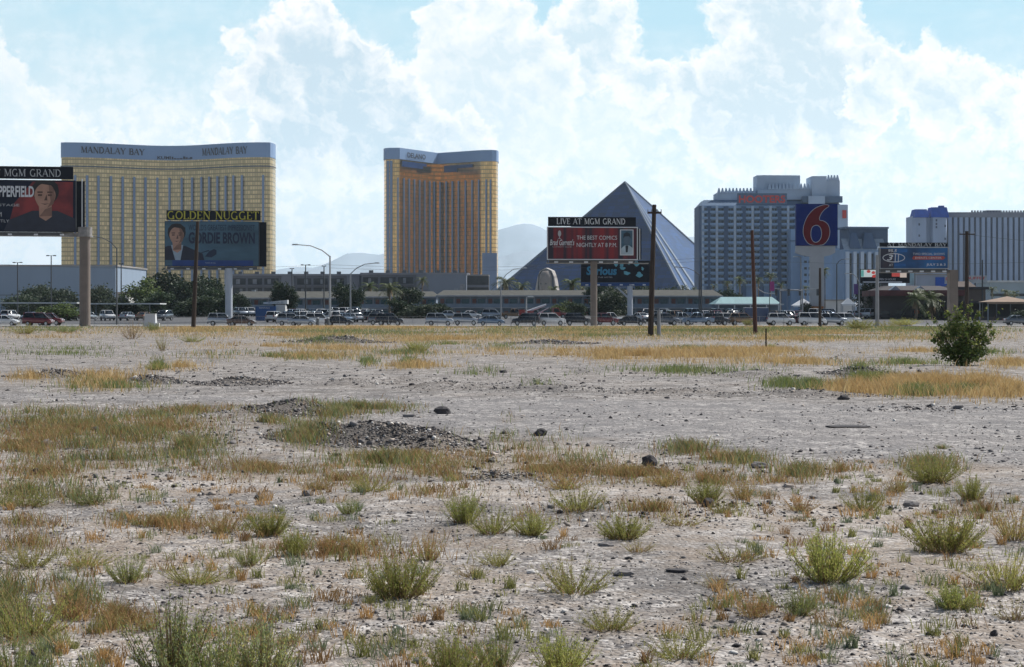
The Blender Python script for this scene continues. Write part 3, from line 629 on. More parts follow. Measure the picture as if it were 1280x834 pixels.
PR = {'lush': shrub_proto(1, 80, 1.3, g1, g2, .55, 40, .06), 'olive': shrub_proto(2, 55, 1.7, g2, g1, .6, 32, .06), 'sage': shrub_proto(3, 60, 1.5, g3, g1, .55, 34, .06),
      'loose': shrub_proto(4, 30, 1.9, g2, g5, .65, 26, .07), 'dry': shrub_proto(5, 46, 1.5, g4, g2, .55, 30, .065), 'dead': shrub_proto(6, 30, 1.8, g5, g4, .65, 20, .055), 'tall': shrub_proto(7, 60, .9, g3, g2, .5, 44, .05)}
WID = {'lush': 1.55, 'olive': 2.0, 'sage': 1.8, 'loose': 2.3, 'dry': 1.8, 'dead': 2.2, 'tall': 1.1}
def shrub(px, py, wpx, hpx, kind, lab, cat='shrub', name='shrub', group=None):
    x, y, z = gpt(px, py); s = hpx/F*y; w = wpx/F*y/WID[kind]
    r_ = empty(name, (x, y, z-.01), random.uniform(0, 6.28)); r_.scale = (w, w, s)
    linkobj('foliage', PR[kind][0], r_); linkobj('stems', PR[kind][1], r_)
    tag(r_, lab, cat, group)
for a in [
 (500, 742, 92, 66, 'lush', 'largest bright green bushy shrub in the middle of the near ground'),
 (715, 741, 96, 52, 'olive', 'wide spreading yellow-green shrub right of the bright bushy one'),
 (1037, 728, 104, 72, 'lush', 'tall feathery green shrub at right of centre with dry grass at its foot'),
 (1180, 692, 100, 56, 'lush', 'large rounded olive shrub on pale ground near the right edge'),
 (1258, 740, 90, 60, 'olive', 'broad olive shrub cut by the right edge of the photo'),
 (1268, 676, 60, 48, 'dry', 'brownish shrub at the right edge above the broad olive one'),
 (703, 832, 84, 56, 'lush', 'green shrub at the bottom edge, centre right'),
 (850, 817, 82, 42, 'olive', 'low yellow-green shrub at the bottom, right of centre'),
 (762, 784, 70, 38, 'olive', 'small olive shrub above the green one at the bottom edge'),
 (565, 846, 96, 72, 'lush', 'dense green shrub at the bottom edge left of centre'),
 (622, 832, 60, 62, 'sage', 'grey-green shrub touching the dense one at the bottom edge'),
 (215, 846, 120, 112, 'tall', 'tall green shrub in the bottom left foreground, left half of the clump'),
 (268, 852, 130, 92, 'sage', 'grey-green shrub in the middle of the foreground clump, bottom left'),
 (325, 856, 110, 100, 'tall', 'dull green shrub forming the right half of the foreground clump'),
 (20, 846, 70, 80, 'sage', 'green shrub in the bottom left corner'),
 (35, 790, 110, 68, 'olive', 'wide olive shrub at the lower left edge'),
 (85, 768, 60, 46, 'dry', 'orange-tinged shrub right of the wide one at the lower left edge'),
 (160, 724, 62, 42, 'sage', 'grey-green upright shrub in the left foreground with dark shadow'),
 (242, 724, 80, 34, 'olive', 'low straggling olive shrub right of the upright grey-green one'),
 (36, 702, 62, 40, 'olive', 'yellow-green shrub at the left, above the lower left mass'),
 (108, 703, 66, 30, 'olive', 'small olive shrub between the two left foreground ones'),
 (312, 704, 46, 34, 'sage', 'small grey-green shrub with an orange foot, left of centre'),
 (278, 668, 62, 36, 'dry', 'rust and olive shrub in the left middle ground'),
 (336, 670, 56, 40, 'lush', 'fresh green shrub in the left middle ground'),
 (370, 692, 44, 40, 'lush', 'green shrub beside orange dry grass, left of centre'),
 (412, 690, 50, 36, 'dry', 'olive and orange shrub just right of the green one'),
 (446, 690, 34, 28, 'dry', 'little orange shrub behind the largest green shrub'),
 (436, 645, 34, 24, 'sage', 'neat small grey-green ball of weed on bare pale gravel'),
 (580, 655, 52, 44, 'lush', 'green shrub, left of the pair in the centre middle ground'),
 (616, 668, 56, 44, 'olive', 'olive shrub, right of the pair in the centre middle ground'),
 (536, 700, 40, 44, 'dry', 'orange-footed shrub behind the right side of the largest one'),
 (622, 706, 50, 28, 'olive', 'thin olive shrub between the centre pair and the spreading one'),
 (592, 720, 52, 22, 'loose', 'flat sparse weed right of the largest green shrub'),
 (666, 670, 52, 34, 'lush', 'low green shrub right of the centre pair'),
 (722, 640, 62, 44, 'olive', 'big loose olive shrub at the centre of the weed line'),
 (780, 676, 64, 36, 'lush', 'bright green shrub on pale ground, centre right'),
 (796, 693, 44, 22, 'loose', 'sparse low weed just below the bright green one'),
 (882, 628, 50, 34, 'lush', 'dark green bushy shrub beside the dark upright stone'),
 (928, 622, 44, 34, 'dry', 'rusty shrub right of the dark green bushy one'),
 (904, 643, 36, 20, 'olive', 'low clump right below the dark upright stone'),
 (830, 606, 52, 24, 'dry', 'rust red clump beside the dark pointed rock'),
 (914, 704, 82, 32, 'loose', 'wide thin olive weeds above the V shaped sprig'),
 (896, 734, 46, 26, 'loose', 'V shaped sprig on pale ground, right of centre'),
 (1080, 638, 58, 40, 'olive', 'yellow-green shrub at the track edge, right'),
 (1165, 603, 70, 34, 'lush', 'bright green clump in front of the gravel track at the right'),
 (1214, 627, 40, 36, 'lush', 'upright green shrub near the right edge by the track'),
 (1120, 616, 40, 24, 'dry', 'small rusty clump between the two track edge shrubs'),
 (942, 772, 56, 34, 'dry', 'green shrub with orange dry patch, lower right'),
 (998, 770, 62, 40, 'sage', 'grey-green shrub right of the orange patched one'),
 (1046, 786, 36, 24, 'loose', 'thin sprig at the lower right on pale ground'),
 (1082, 760, 30, 26, 'loose', 'small sprig right of the large feathery shrub, lower down'),
 (1192, 764, 64, 36, 'lush', 'compact green shrub at the lower right'),
 (1268, 778, 50, 34, 'loose', 'sparse brownish weed at the lower right edge'),
 (1100, 782, 30, 20, 'dry', 'tiny orange clump at the lower right'),
 (350, 806, 60, 30, 'dead', 'withered brown weed right of the foreground clump'),
 (392, 800, 30, 28, 'dead', 'dead twiggy sprig further right of the foreground clump'),
 (140, 778, 52, 30, 'dry', 'orange dry clump left of the foreground clump'),
 (185, 782, 44, 34, 'dry', 'orange and green clump at the left side of the foreground clump'),
 (62, 658, 40, 20, 'dead', 'dark brown withered weed at the left edge middle ground'),
 (115, 632, 66, 26, 'sage', 'soft green clump at the left above the withered weed'),
 (30, 634, 80, 30, 'olive', 'olive clump at the left edge of the weed belt'),
 (205, 656, 40, 20, 'olive', 'small olive tuft in the left middle ground'),
 (395, 612, 50, 20, 'dry', 'low rusty clump below the rubble heap'),
 (460, 617, 60, 26, 'olive', 'olive clump in the weeds below the rubble heap'),
 (705, 610, 66, 28, 'dry', 'rust brown clump below the pale slab'),
 (1000, 640, 52, 24, 'dry', 'brown clump left of the yellow-green track edge shrub'),
 (850, 660, 60, 24, 'loose', 'thin weeds below the dark green bushy shrub'),
 (1178, 560, 18, 9, 'sage', 'tiny lone green weed in the middle of the gravel track'),
 (204, 438, 18, 30, 'loose', 'tall thin weed standing by the left utility pole'),
 (963, 438, 14, 10, 'lush', 'small dark weed in the far grass right of the second pole'),
 (520, 440, 34, 18, 'lush', 'dark green far shrub in the dry grass left of centre'),
 (195, 461, 26, 10, 'lush', 'bright green weed on the far gravel at the left'),
 (1088, 478, 46, 18, 'lush', 'green weed cluster above the golden grass at the right'),
 (1130, 406.8, 40, 10, 'lush', 'green roadside bush under the right billboard'),
 (1075, 412, 36, 15, 'lush', 'rounded bright green bush beside the right billboard column'),
 (1110, 410, 30, 11, 'olive', 'yellow-green bush at the foot of the right steel pole'),
 (935, 407.5, 14, 10, 'lush', 'small green roadside bush left of the leaning pole'),
 (32, 418, 36, 16, 'olive', 'round olive bush at the left edge by the road'),
 (82, 416, 34, 11, 'sage', 'grey-green low bush left of the left billboard column'),
 (165, 424, 34, 30, 'dead', 'dull greyish bush between left column and white box'),
 (190, 414, 26, 12, 'sage', 'small grey-green bush beside the white box'),
 (240, 428, 30, 12, 'olive', 'low bush at the foot of the left utility pole')]:
    shrub(*a)

lx_, ly_, lh_ = [], [], []
for o in [q for q in COL.objects if q.name.startswith('shrub') and q.location.y < 60]:
    k_ = int(70*max(.3, o.scale.x/.5)); t_ = rng.uniform(0, 6.283, k_); r__ = np.abs(rng.normal(0, .55, k_))*o.scale.x*.8
    lx_.append(o.location.x+r__*np.cos(t_)); ly_.append(o.location.y+r__*np.sin(t_)); lh_.append(rng.uniform(.02, .09, k_))
lx_, ly_, lh_ = map(np.concatenate, (lx_, ly_, lh_))
blades('weed_litter', lx_, ly_, lh_, .005+ly_*.00012, .9, [g4, g5, brown[0], g2], 'dry stalks and litter lying round the feet of the shrubs', 'litter')

# ---------------------------------------------------------------- big bush on the lot and trees
bark = pm('bark', (.14, .10, .07), .9, .25, 3, bump=.02)
def crown_mesh(name, seed, blobs, nleaf, leaf, mats, flat=1.0, hang=0):
    r = np.random.default_rng(seed); V = []; mi = []
    tot = sum(b[3]**2 for b in blobs)
    for (cx, cy, cz, R) in blobs:
        k = int(nleaf*R*R/tot); d = r.normal(0, 1, (k, 3)); d /= np.linalg.norm(d, axis=1)[:, None]
        rad = R*(r.uniform(0, 1, k)**.45)*(1+.35*np.sin(d[:, 0]*5+seed)*np.cos(d[:, 1]*4+d[:, 2]*5))
        p = d*rad[:, None]*np.array([1, 1, .85*flat])+np.array([cx, cy, cz])
        V.append(p)
    P_ = np.concatenate(V); k = len(P_); a = r.normal(0, 1, (k, 3)); a[:, 2] = a[:, 2]*.7-hang; a /= np.linalg.norm(a, axis=1)[:, None]
    b = np.cross(a, r.normal(0, 1, (k, 3))); b /= np.linalg.norm(b, axis=1)[:, None]; s = leaf*r.uniform(.6, 1.5, k)[:, None]
    VV = np.stack([P_-b*s*.35, P_+a*s*.5-b*s*.05, P_+b*s*.35, P_-a*s*.6], 1).reshape(-1, 3)
    Fs = (np.arange(k)*4)[:, None]+np.array([0, 1, 2, 3])
    o = rawmesh(name, VV, Fs, mats, (r.uniform(0, 1, k) < .35).astype(int), k=4); me = o.data; bpy.data.objects.remove(o); return me
def trunk_mesh(seed, h, r0, ends):
    mb = MB(); rr = random.Random(seed); top = Vector((rr.uniform(-.05, .05)*h, 0, h))
    mb.tube([(0, 0, -.1), (top.x*.4, 0, h*.5), top], [r0, r0*.8, r0*.65], 7)
    for e_ in ends:
        e_ = Vector(e_); mdl = top.lerp(e_, .5)+Vector((0, 0, -.06*h)); mb.tube([top, mdl, e_], [r0*.5, r0*.33, r0*.12], 5)
    o = mb.build('trunk', bark); me = o.data; bpy.data.objects.remove(o); return me
tg = [leafm('tree_dark', (.014, .030, .014), (.028, .048, .020), .6, .25), leafm('tree_mid', (.022, .046, .016), (.045, .075, .024), .6, .25), leafm('tree_light', (.11, .16, .03), (.16, .20, .05), .6, .3), leafm('tree_grey', (.05, .07, .04), (.08, .10, .055), .6, .25)]
TP = {}
for k_, seed, mats in (('dark', 3, [tg[0], tg[1]]), ('mid', 5, [tg[1], tg[0]]), ('light', 8, [tg[2], tg[1]]), ('grey', 12, [tg[3], tg[1]])):
    rr = random.Random(seed); bl = [(0, 0, .60, .30), (.12, .05, .28, .26), (-.15, .1, .26, .24), (0, -.15, .25, .22)]
    for i in range(9):
        a = i*2.4+rr.uniform(-.4, .4); q = rr.uniform(.15, .33); bl.append((math.cos(a)*q, math.sin(a)*q, rr.uniform(.36, .82), rr.uniform(.15, .24)))
    TP[k_] = (crown_mesh('crown', seed, bl, 4200, .045, mats), trunk_mesh(seed, .42, .035, [(b_[0]*.8, b_[1]*.8, b_[2]) for b_ in bl[4:]]))
def tree(px, top, base_y, wpx, Y, kind, lab, name='tree', cat='tree'):
    x = X(px, Y); H = Z(top-3, Y); z0 = 0; r_ = empty(name, (x, Y, z0), random.uniform(0, 6.28)); w = wpx/F*Y/.72
    r_.scale = (w, w, H/.98); linkobj('trunk', TP[kind][1], r_); linkobj('crown', TP[kind][0], r_); return tag(r_, lab, cat)
# the green bush standing on the lot
x, y, z = gpt(1203, 459); bb_ = [(0, 0, .7, .75), (.6, .1, .5, .42), (-.6, 0, .55, .42), (.2, .2, 1.3, .5), (-.35, 0, 1.35, .42), (.5, 0, 1.3, .35), (-.1, .1, 1.75, .25), (.75, 0, .95, .3), (-.75, .1, 1.05, .28), (-.5, 0, 1.85, .14), (.25, 0, 2.0, .14), (.95, 0, 1.45, .12), (-.95, 0, 1.6, .10), (-1.15, 0, 1.85, .06), (1.1, .1, 1.15, .14), (.55, 0, 1.85, .12), (.0, .1, 2.15, .07), (-.25, 0, 2.05, .08), (-1.25, .1, 1.5, .05), (1.3, 0, 1.95, .05), (.8, 0, 2.0, .06), (-.7, 0, 2.2, .05), (.3, 0, 2.25, .05), (1.15, 0, 1.6, .06), (-1.0, 0, .9, .12), (0, -.3, .4, .5)]
r_ = empty('bush', (x, y, z)); tag(r_, 'leafy green bush taller than a man standing alone on the lot at the right', 'bush')
r_.scale = (1.02, 1.0, .99)
bl1 = leafm('bush_leaf', (.06, .11, .022), (.12, .18, .04), 3, .4); bl2 = leafm('bush_leaf_yellow', (.20, .24, .05), (.28, .30, .07), 3, .4)
linkobj('foliage', crown_mesh('foliage', 21, bb_, 4600, .085, [bl1, tg[2]]), r_)
linkobj('young_leaves', crown_mesh('young_leaves', 22, [(b[0]*1.08, b[1], b[2]*1.04+.05, b[3]*1.05) for b in bb_ if b[2] > .5], 1500, .08, [bl2, bl2]), r_)
mb = MB()
for b in bb_[1:]: mb.tube([(b[0]*.1, b[1]*.1, 0), (b[0]*.5, b[1]*.5, b[2]*.5), (b[0], b[1], b[2]+.12)], [.025, .018, .006], 5)
mb.build('branches', bark, r_)
TREES = [(180, 346, 0, 44, 420, 'light', 'rounded light green tree beside the gold hotel at the left'), (212, 340, 0, 52, 440, 'dark', 'dark tree right of the light green one'), (236, 350, 0, 46, 430, 'dark', 'dark broad tree behind the left utility pole'),
 (262, 345, 0, 34, 450, 'mid', 'dark green tree under the blue-grey billboard'), (275, 362, 0, 36, 380, 'mid', 'green tree left of the blue-grey billboard column'), (245, 372, 0, 60, 340, 'mid', 'low green tree by the road right of the left pole'),
 (28, 366, 0, 44, 470, 'grey', 'grey-green tree at the far left before the warehouse'), (50, 352, 0, 46, 480, 'grey', 'tall grey-green tree before the warehouse'), (76, 358, 0, 44, 470, 'grey', 'grey-green tree left of the left billboard column'), (125, 353, 0, 36, 470, 'grey', 'grey-green tree right of the left billboard column'), (146, 366, 0, 22, 460, 'grey', 'small dark tree at the warehouse corner'),
 (194, 366, 0, 46, 350, 'mid', 'low spreading tree below the light green one'), (75, 380, 0, 46, 300, 'light', 'low light green tree by the parked red car'), (165, 378, 0, 50, 330, 'grey', 'dull green tree behind the white box'),
 (350, 352, 0, 22, 400, 'dark', 'dark tree in front of the grey motel left end'), (363, 357, 0, 18, 400, 'dark', 'smaller dark tree touching the one in front of the motel left end'), (431, 354, 0, 26, 390, 'dark', 'dark round tree left of the short palm'), (446, 361, 0, 17, 390, 'dark', 'small dark tree right of the dark round one'),
 (507, 359, 0, 34, 400, 'mid', 'round green tree right of the short palm'), (498, 376, 0, 30, 330, 'mid', 'low shrubby tree behind the road, left of centre'), (523, 380, 0, 44, 325, 'grey', 'low grey-green shrubbery behind the silver car'), (553, 381, 0, 30, 330, 'mid', 'low green shrubbery above the silver car'),
 (703, 378, 0, 26, 350, 'light', 'bright green low tree right of the red truck'), (722, 380, 0, 22, 350, 'mid', 'low green tree left of the centre billboard column'), (757, 366, 0, 44, 360, 'mid', 'green tree right of the centre billboard column'), (771, 360, 0, 36, 390, 'dark', 'taller dark green tree by the white pillar'), (748, 352, 0, 34, 430, 'dark', 'dark tree behind the centre billboard'), (806, 356, 0, 30, 430, 'dark', 'dark tree behind the tall utility pole'),
 (835, 360, 0, 30, 520, 'dark', 'dark low tree at the foot of the glass pyramid'), (858, 362, 0, 26, 520, 'dark', 'dark low tree at the pyramid right corner'), (905, 362, 0, 22, 450, 'mid', 'round green tree above the teal roof'), (920, 366, 0, 18, 450, 'mid', 'small green tree right of the round one above the teal roof'),
 (1085, 352, 0, 28, 330, 'dark', 'dark tree under the colourful screen'), (1098, 368, 0, 24, 320, 'dark', 'dark tree behind the steel pole at the right'), (1010, 380, 0, 16, 330, 'dark', 'small dark tree under the square sign'), (1275, 388, 0, 24, 270, 'grey', 'grey-green bush by the road at the right edge'),
 (150, 372, 0, 24, 420, 'grey', 'grey tree at the right of the warehouse corner'), (300, 368, 0, 22, 420, 'dark', 'dark tree right of the billboard column before the motel')]
for t in TREES: tree(*t)

# palms
pf = [leafm('palm_frond', (.06, .09, .025), (.11, .14, .04), 2, .25), pm('palm_skirt', (.22, .15, .08), .9, .2, 3)]
def palm_meshes(seed, n=34, L_=1.0):
    r = random.Random(seed); mb = MB()
    for i in range(n):
        a = r.uniform(0, 2*math.pi); el = r.uniform(-.7, 1.3); l = L_*r.uniform(.8, 1.1); pts = []
        for t in (0, .3, .6, .85, 1): pts.append(Vector((math.cos(a)*l*t*math.cos(el*(1-t*.3)), math.sin(a)*l*t*math.cos(el*(1-t*.3)), l*t*math.sin(el)-.55*l*t*t)))
        sd_ = Vector((-math.sin(a), math.cos(a), 0))
        for j in range(4):
            for q in range(3):
                t = q/3; p = pts[j].lerp(pts[j+1], t); d = (pts[j+1]-pts[j]).normalized()
                for s_ in (-1, 1):
                    tip = p+sd_*s_*l*.22*(1-j*.16)+d*l*.12+Vector((0, 0, -.09*l)); mb.add([p, p+d*l*.055, tip], [(0, 1, 2)], 0)
    for i in range(16):
        a = r.uniform(0, 6.28); p = Vector((math.cos(a)*.1, math.sin(a)*.1, -.1)); mb.add([p, p+Vector((-math.sin(a)*.14, math.cos(a)*.14, 0)), p+Vector((math.cos(a)*.16, math.sin(a)*.16, -.55*L_))], [(0, 1, 2)], 1)
    o = mb.build('fronds', pf); me = o.data; bpy.data.objects.remove(o); return me
PMS = [palm_meshes(1), palm_meshes(2, 40)]
tkm = pm('palm_trunk', (.20, .15, .11), .9, .3, 1.5, bump=.03)
def palm(px, top, wpx, Y, lab, k=0):
    x = X(px, Y); R = wpx/2/F*Y; H = Z(top, Y)-R*.8; r_ = empty('palm_tree', (x, Y, 0), random.uniform(0, 6.28)); tag(r_, lab, 'palm tree')
    mb = MB().tube([(0, 0, -.1), (0.1, 0, H*.5), (0, 0, H)], [max(.2, R*.13), R*.1, R*.1], 8); mb.build('trunk', tkm, r_)
    linkobj('fronds', PMS[k], r_, (0, 0, H), 0, R*1.35)
for t in [(487, 350, 26, 380, 'palm in front of the motel, left of the round green tree', 0), (462, 350, 20, 460, 'palm standing behind the dark round tree'), (528, 344, 16, 500, 'slim palm before the grey block under the bronze hotel'), (632, 343, 26, 470, 'palm left of the glass pyramid above the motel roof', 1), (652, 350, 20, 470, 'shorter palm right of the one left of the pyramid', 0),
          (715, 345, 24, 440, 'palm in front of the pyramid left of the centre column', 1), (728, 352, 16, 450, 'small palm right of the one in front of the pyramid'), (692, 356, 14, 480, 'little palm right of the stone head', 0), (854, 355, 10, 600, 'small palm at the bright side of the pyramid', 0), (867, 358, 8, 600, 'tiny palm at the pyramid right corner'),
          (892, 354, 9, 560, 'small palm before the left edge of the white hotel', 0), (909, 350, 10, 560, 'palm before the left part of the white hotel'), (925, 344, 14, 520, 'tall dark palm before the middle of the white hotel', 1), (948, 345, 12, 520, 'palm right of the tall dark one'), (963, 339, 13, 430, 'palm with a bright top beside the magenta banner', 1), (976, 352, 10, 540, 'palm right of the magenta banner'),
          (1007, 356, 9, 560, 'small palm under the square sign'), (1031, 333, 12, 360, 'tall slim palm in front of the white sign pillar', 1), (1163, 356, 48, 310, 'big bushy palm in front of the dark restaurant', 1), (1145, 362, 30, 305, 'smaller bushy palm left of the big one'), (1186, 366, 26, 320, 'bushy palm right of the big one', 0), (1240, 357, 12, 420, 'palm above the tan gazebo roof', 0), (1258, 360, 14, 420, 'palm at the right edge above the gazebo', 1), (1268, 362, 12, 425, 'rightmost palm above the gazebo')]:
    palm(*t)
# ================================================================ buildings
def facade_mat(name, col, floor=3.7, bay=3.0, lw=.16, metal=0.0, rough=.3, dark=.45, wav=.02, spec=.5, line=None, var=.22):
    """glass wall: storey and mullion lines from the UV (metres), each pane a slightly different tone and tilt"""
    m = bpy.data.materials.new(name); m.use_nodes = True; nt = m.node_tree; globals()['N'] = nt.nodes; globals()['L'] = nt.links
    b = N['Principled BSDF']; b.inputs['Metallic'].default_value = metal; b.inputs['Roughness'].default_value = rough; b.inputs['Specular IOR Level'].default_value = spec
    uv = nd('ShaderNodeUVMap'); s = nd('ShaderNodeSeparateXYZ'); L.new(uv.outputs[0], s.inputs[0])
    fu = mth('FRACT', mth('DIVIDE', s.outputs[0], bay)); fv = mth('FRACT', mth('DIVIDE', s.outputs[1], floor))
    ln = mth('MAXIMUM', mth('LESS_THAN', fu, lw*.5), mth('LESS_THAN', fv, lw))
    cb = nd('ShaderNodeCombineXYZ'); L.new(mth('FLOOR', mth('DIVIDE', s.outputs[0], bay)), cb.inputs[0]); L.new(mth('FLOOR', mth('DIVIDE', s.outputs[1], floor)), cb.inputs[1])
    wn = nd('ShaderNodeTexWhiteNoise'); wn.noise_dimensions = '2D'; L.new(cb.outputs[0], wn.inputs['Vector'])
    pane = mix(wn.outputs['Value'], tuple(c*(1-var) for c in col), tuple(min(1, c*(1+var)) for c in col))
    c_ = mix(ln, pane, line if line else tuple(c*dark for c in col)); L.new(c_, b.inputs['Base Color'])
    nm = nd('ShaderNodeBump'); nm.inputs['Distance'].default_value = 1; nm.inputs['Strength'].default_value = 1
    n2 = nd('ShaderNodeTexNoise'); n2.inputs['Scale'].default_value = .12; n2.inputs['Detail'].default_value = 3; t_ = nd('ShaderNodeTexCoord'); L.new(t_.outputs['Object'], n2.inputs['Vector'])
    L.new(mth('MULTIPLY', n2.outputs['Fac'], wav*20), nm.inputs['Height']); L.new(nm.outputs[0], b.inputs['Normal'])
    MC[name] = m; return m
def wall_strip(mb_name, pts, z0, z1, mats, parent, mi=None, close=False):
    """vertical wall along plan points with UV in metres"""
    me = bpy.data.meshes.new(mb_name); n = len(pts); P_ = pts+([pts[0]] if close else [])
    V = [(x, y, z0) for x, y in P_]+[(x, y, z1) for x, y in P_]; k = len(P_)
    Fs = [(i, i+1, k+i+1, k+i) for i in range(k-1)]; me.from_pydata(V, [], Fs); uvl = me.uv_layers.new(name='UVMap')
    s = [0]
    for i in range(k-1): s.append(s[-1]+math.dist(P_[i], P_[i+1]))
    for i in range(k-1):
        for q, (u_, v_) in enumerate(((s[i], z0), (s[i+1], z0), (s[i+1], z1), (s[i], z1))): uvl.data[i*4+q].uv = (u_, v_)
    for m in (mats if isinstance(mats, list) else [mats]): me.materials.append(m)
    if mi: me.polygons.foreach_set('material_index', mi)
    return linkobj(mb_name, me, parent)
def offs(pts, d):
    out = []
    for i, p in enumerate(pts):
        a = Vector(pts[max(0, i-1)]); b = Vector(pts[min(len(pts)-1, i+1)]); t = (b-a).normalized(); out.append((p[0]+t.y*d, p[1]-t.x*d))
    return out
gold = facade_mat('gold_glass', (.68, .50, .25), 3.75, 2.2, .30, .7, .30, .55, .006)
gold_d = facade_mat('bronze_glass', (.80, .46, .18), 3.7, 1.8, .26, 1.0, .15, .5, .004)
band_m = pm('roof_band', (.22, .34, .54), .6, .06, .02); pier_m = pm('blue_white_pier', (.19, .27, .42), .55, .08, .05); dark_line = pm('dark_cornice', (.10, .11, .12), .6)
roofm = pm('flat_roof', (.30, .29, .28), .9, .1, .1); ink = pm('dark_lettering', (.02, .025, .05), .5)
def tower(name, label, Y, cx, front, depth, H, zb, piers, pier_z, mats_f):
    r = empty(name, (X(cx, Y), Y, 0)); tag(r, label, 'hotel')
    back = [(x*.97, y+depth) for x, y in reversed(front)]; loop = front+back
    wall_strip('wall', loop, 0, zb, mats_f, r, close=True)
    wall_strip('roof_band', offs(loop[:len(front)], .5)+offs(back, .5), zb, H, band_m, r, close=True)
    MB().prism_z(loop, H-.6, H-.2).build('roof', roofm, r)
    return r, loop
# --- gold hotel, left
Y = 1500; pxm = F/Y
def Lx(px, cx): return (px-cx)/pxm
cx0 = 208
def fr(x): return 32*(.5+.5*math.cos(math.pi*max(-1, min(1, (x+3)/87))))**1.15
front = [(-92, 22), (-91.5, 8), (-90, 2), (-87, .0)]+[(x, fr(x)) for x in range(-84, 84, 4)]+[(85, .5), (88, 1.5), (89.5, 8), (90, 20)]
H = Z(178, Y)-0; zb = Z(196.5, Y)
r, loop = tower('gold_hotel', 'wide gold glass hotel tower with a curved front and dark name lettering on top', Y, cx0, front, 24, H, zb, None, None, gold)
wall_strip('cornice', offs(front, .8), Z(208.6, Y), Z(207, Y), dark_line, r)
for px in (94, 108, 121, 135, 148, 161, 174, 188, 203, 219, 233, 246, 257, 268.5, 280, 290.5, 302, 329):
    x = Lx(px, cx0); y = fr(x) if px < 325 else 0.5; MB().box((0, 0, 0), (1.7, 2.0, Z(219, Y))).build('pier', pier_m, r).location = (x, y-.9, 0)
def onfr(off): return lambda x, y, z: (x, fr(x)-off+y, z)
for a, b in ((101, 173), (247, 309)):
    mb = MB(); serif(mb, 'MANDALAY BAY', Lx(a, cx0), Lx(b, cx0), Z(191 if a < 200 else 192, Y), Z(183, Y), 0, 0, .05, onfr(1.4), 1.25); mb.build('lettering', ink, r)
mb = MB(); text_fit(mb, 'KUMI', Lx(188, cx0), Lx(205, cx0), Z(195.5, Y), Z(191.5, Y), 0, 0, .03, mp=onfr(1.4)); mb.build('small_lettering', ink, r); mb = MB()
for i, (a, b, h) in enumerate(((206, 208, 3.2), (208.5, 212, 1.4), (212.6, 216, 1.2), (216.5, 220, 1.4), (221, 223.5, 3.4), (224, 227, 2.2), (228, 229.5, 1.4), (230, 234.5, 2.2))): mb.box(((Lx(a, cx0)+Lx(b, cx0))/2, fr(Lx(a, cx0))-1.4, Z(195.4, Y)), (Lx(b, cx0)-Lx(a, cx0), .2, h/pxm))
mb.build('small_lettering', ink, r)
podium = pm('podium_wall', (.33, .31, .29), .8, .1, .05); dglass = pm('dark_glass', (.015, .022, .035), .15, .3, .2)
MB().box((0, -6, 0), (186, 20, 14)).build('podium', podium, r)

# --- bronze hotel
Y = 1580; pxm = F/Y; cx0 = 551
front = [(-51, 6), (-50.5, -6), (-48.5, -13), (-45, -16.5), (-36, -17)]+[(-36+32*t, -17+52*t) for t in (.2, .4, .6, .8)]+[(-4, 35)]+[(-4+40*t, 35-29*t) for t in (.2, .4, .6, .8, 1)]+[(46, 4), (49.5, 7), (51, 13), (51.3, 26)]
H = Z(187, Y); zb = Z(201, Y)
r, loop = tower('bronze_hotel', 'narrower copper gold glass hotel tower with a deep V shaped front left of the pyramid', Y, cx0, front, 30, H, zb, None, None, gold_d)
def along(poly, px):
    x = Lx(px, cx0)
    for a, b in zip(poly, poly[1:]):
        if a[0] <= x <= b[0]: return (x, a[1]+(b[1]-a[1])*(x-a[0])/max(1e-6, b[0]-a[0]))
    return (x, 0)
for px in (486.5, 490.5, 499, 506, 512, 518, 524, 530, 536, 541, 548, 556, 564, 572, 581, 589.5, 598, 607.5, 613):
    x, y = along(front, px); wid = 2.2 if px in (486.5, 490.5) else 1.25
    MB().box((0, 0, 0), (wid, 1.6, Z(203 if wid > 2 else 224, Y))).build('pier', pier_m, r).location = (x, y-.7, 0)
blu = pm('blue_recess', (.015, .05, .16), .3, .15, .1)
for pa, pb, t, b_ in ((503, 531, 203, 206.5), (503, 527, 206.5, 210), (554, 591, 204, 208), (554, 571, 208, 212.5)):
    pl = [along(front, pa+(pb-pa)*i/6) for i in range(7)]; wall_strip('sky_lounge_window', offs(pl, .9), Z(b_, Y), Z(t, Y), blu, r)
mb = MB()
text_fit(mb, 'DELANO', Lx(510, cx0), Lx(531, cx0), Z(198, Y), Z(191.5, Y), 0, 0, .02, mp=lambda x, y, z: (x, -17+52*(x+36)/32-2.2, z)); mb.build('lettering', ink, r)
MB().box((6, -22, 0), (96, 10, 12)).build('podium', podium, r)
MB().box((44, -14, 0), (13, 12, 54)).build('stair_tower', pier_m, r)

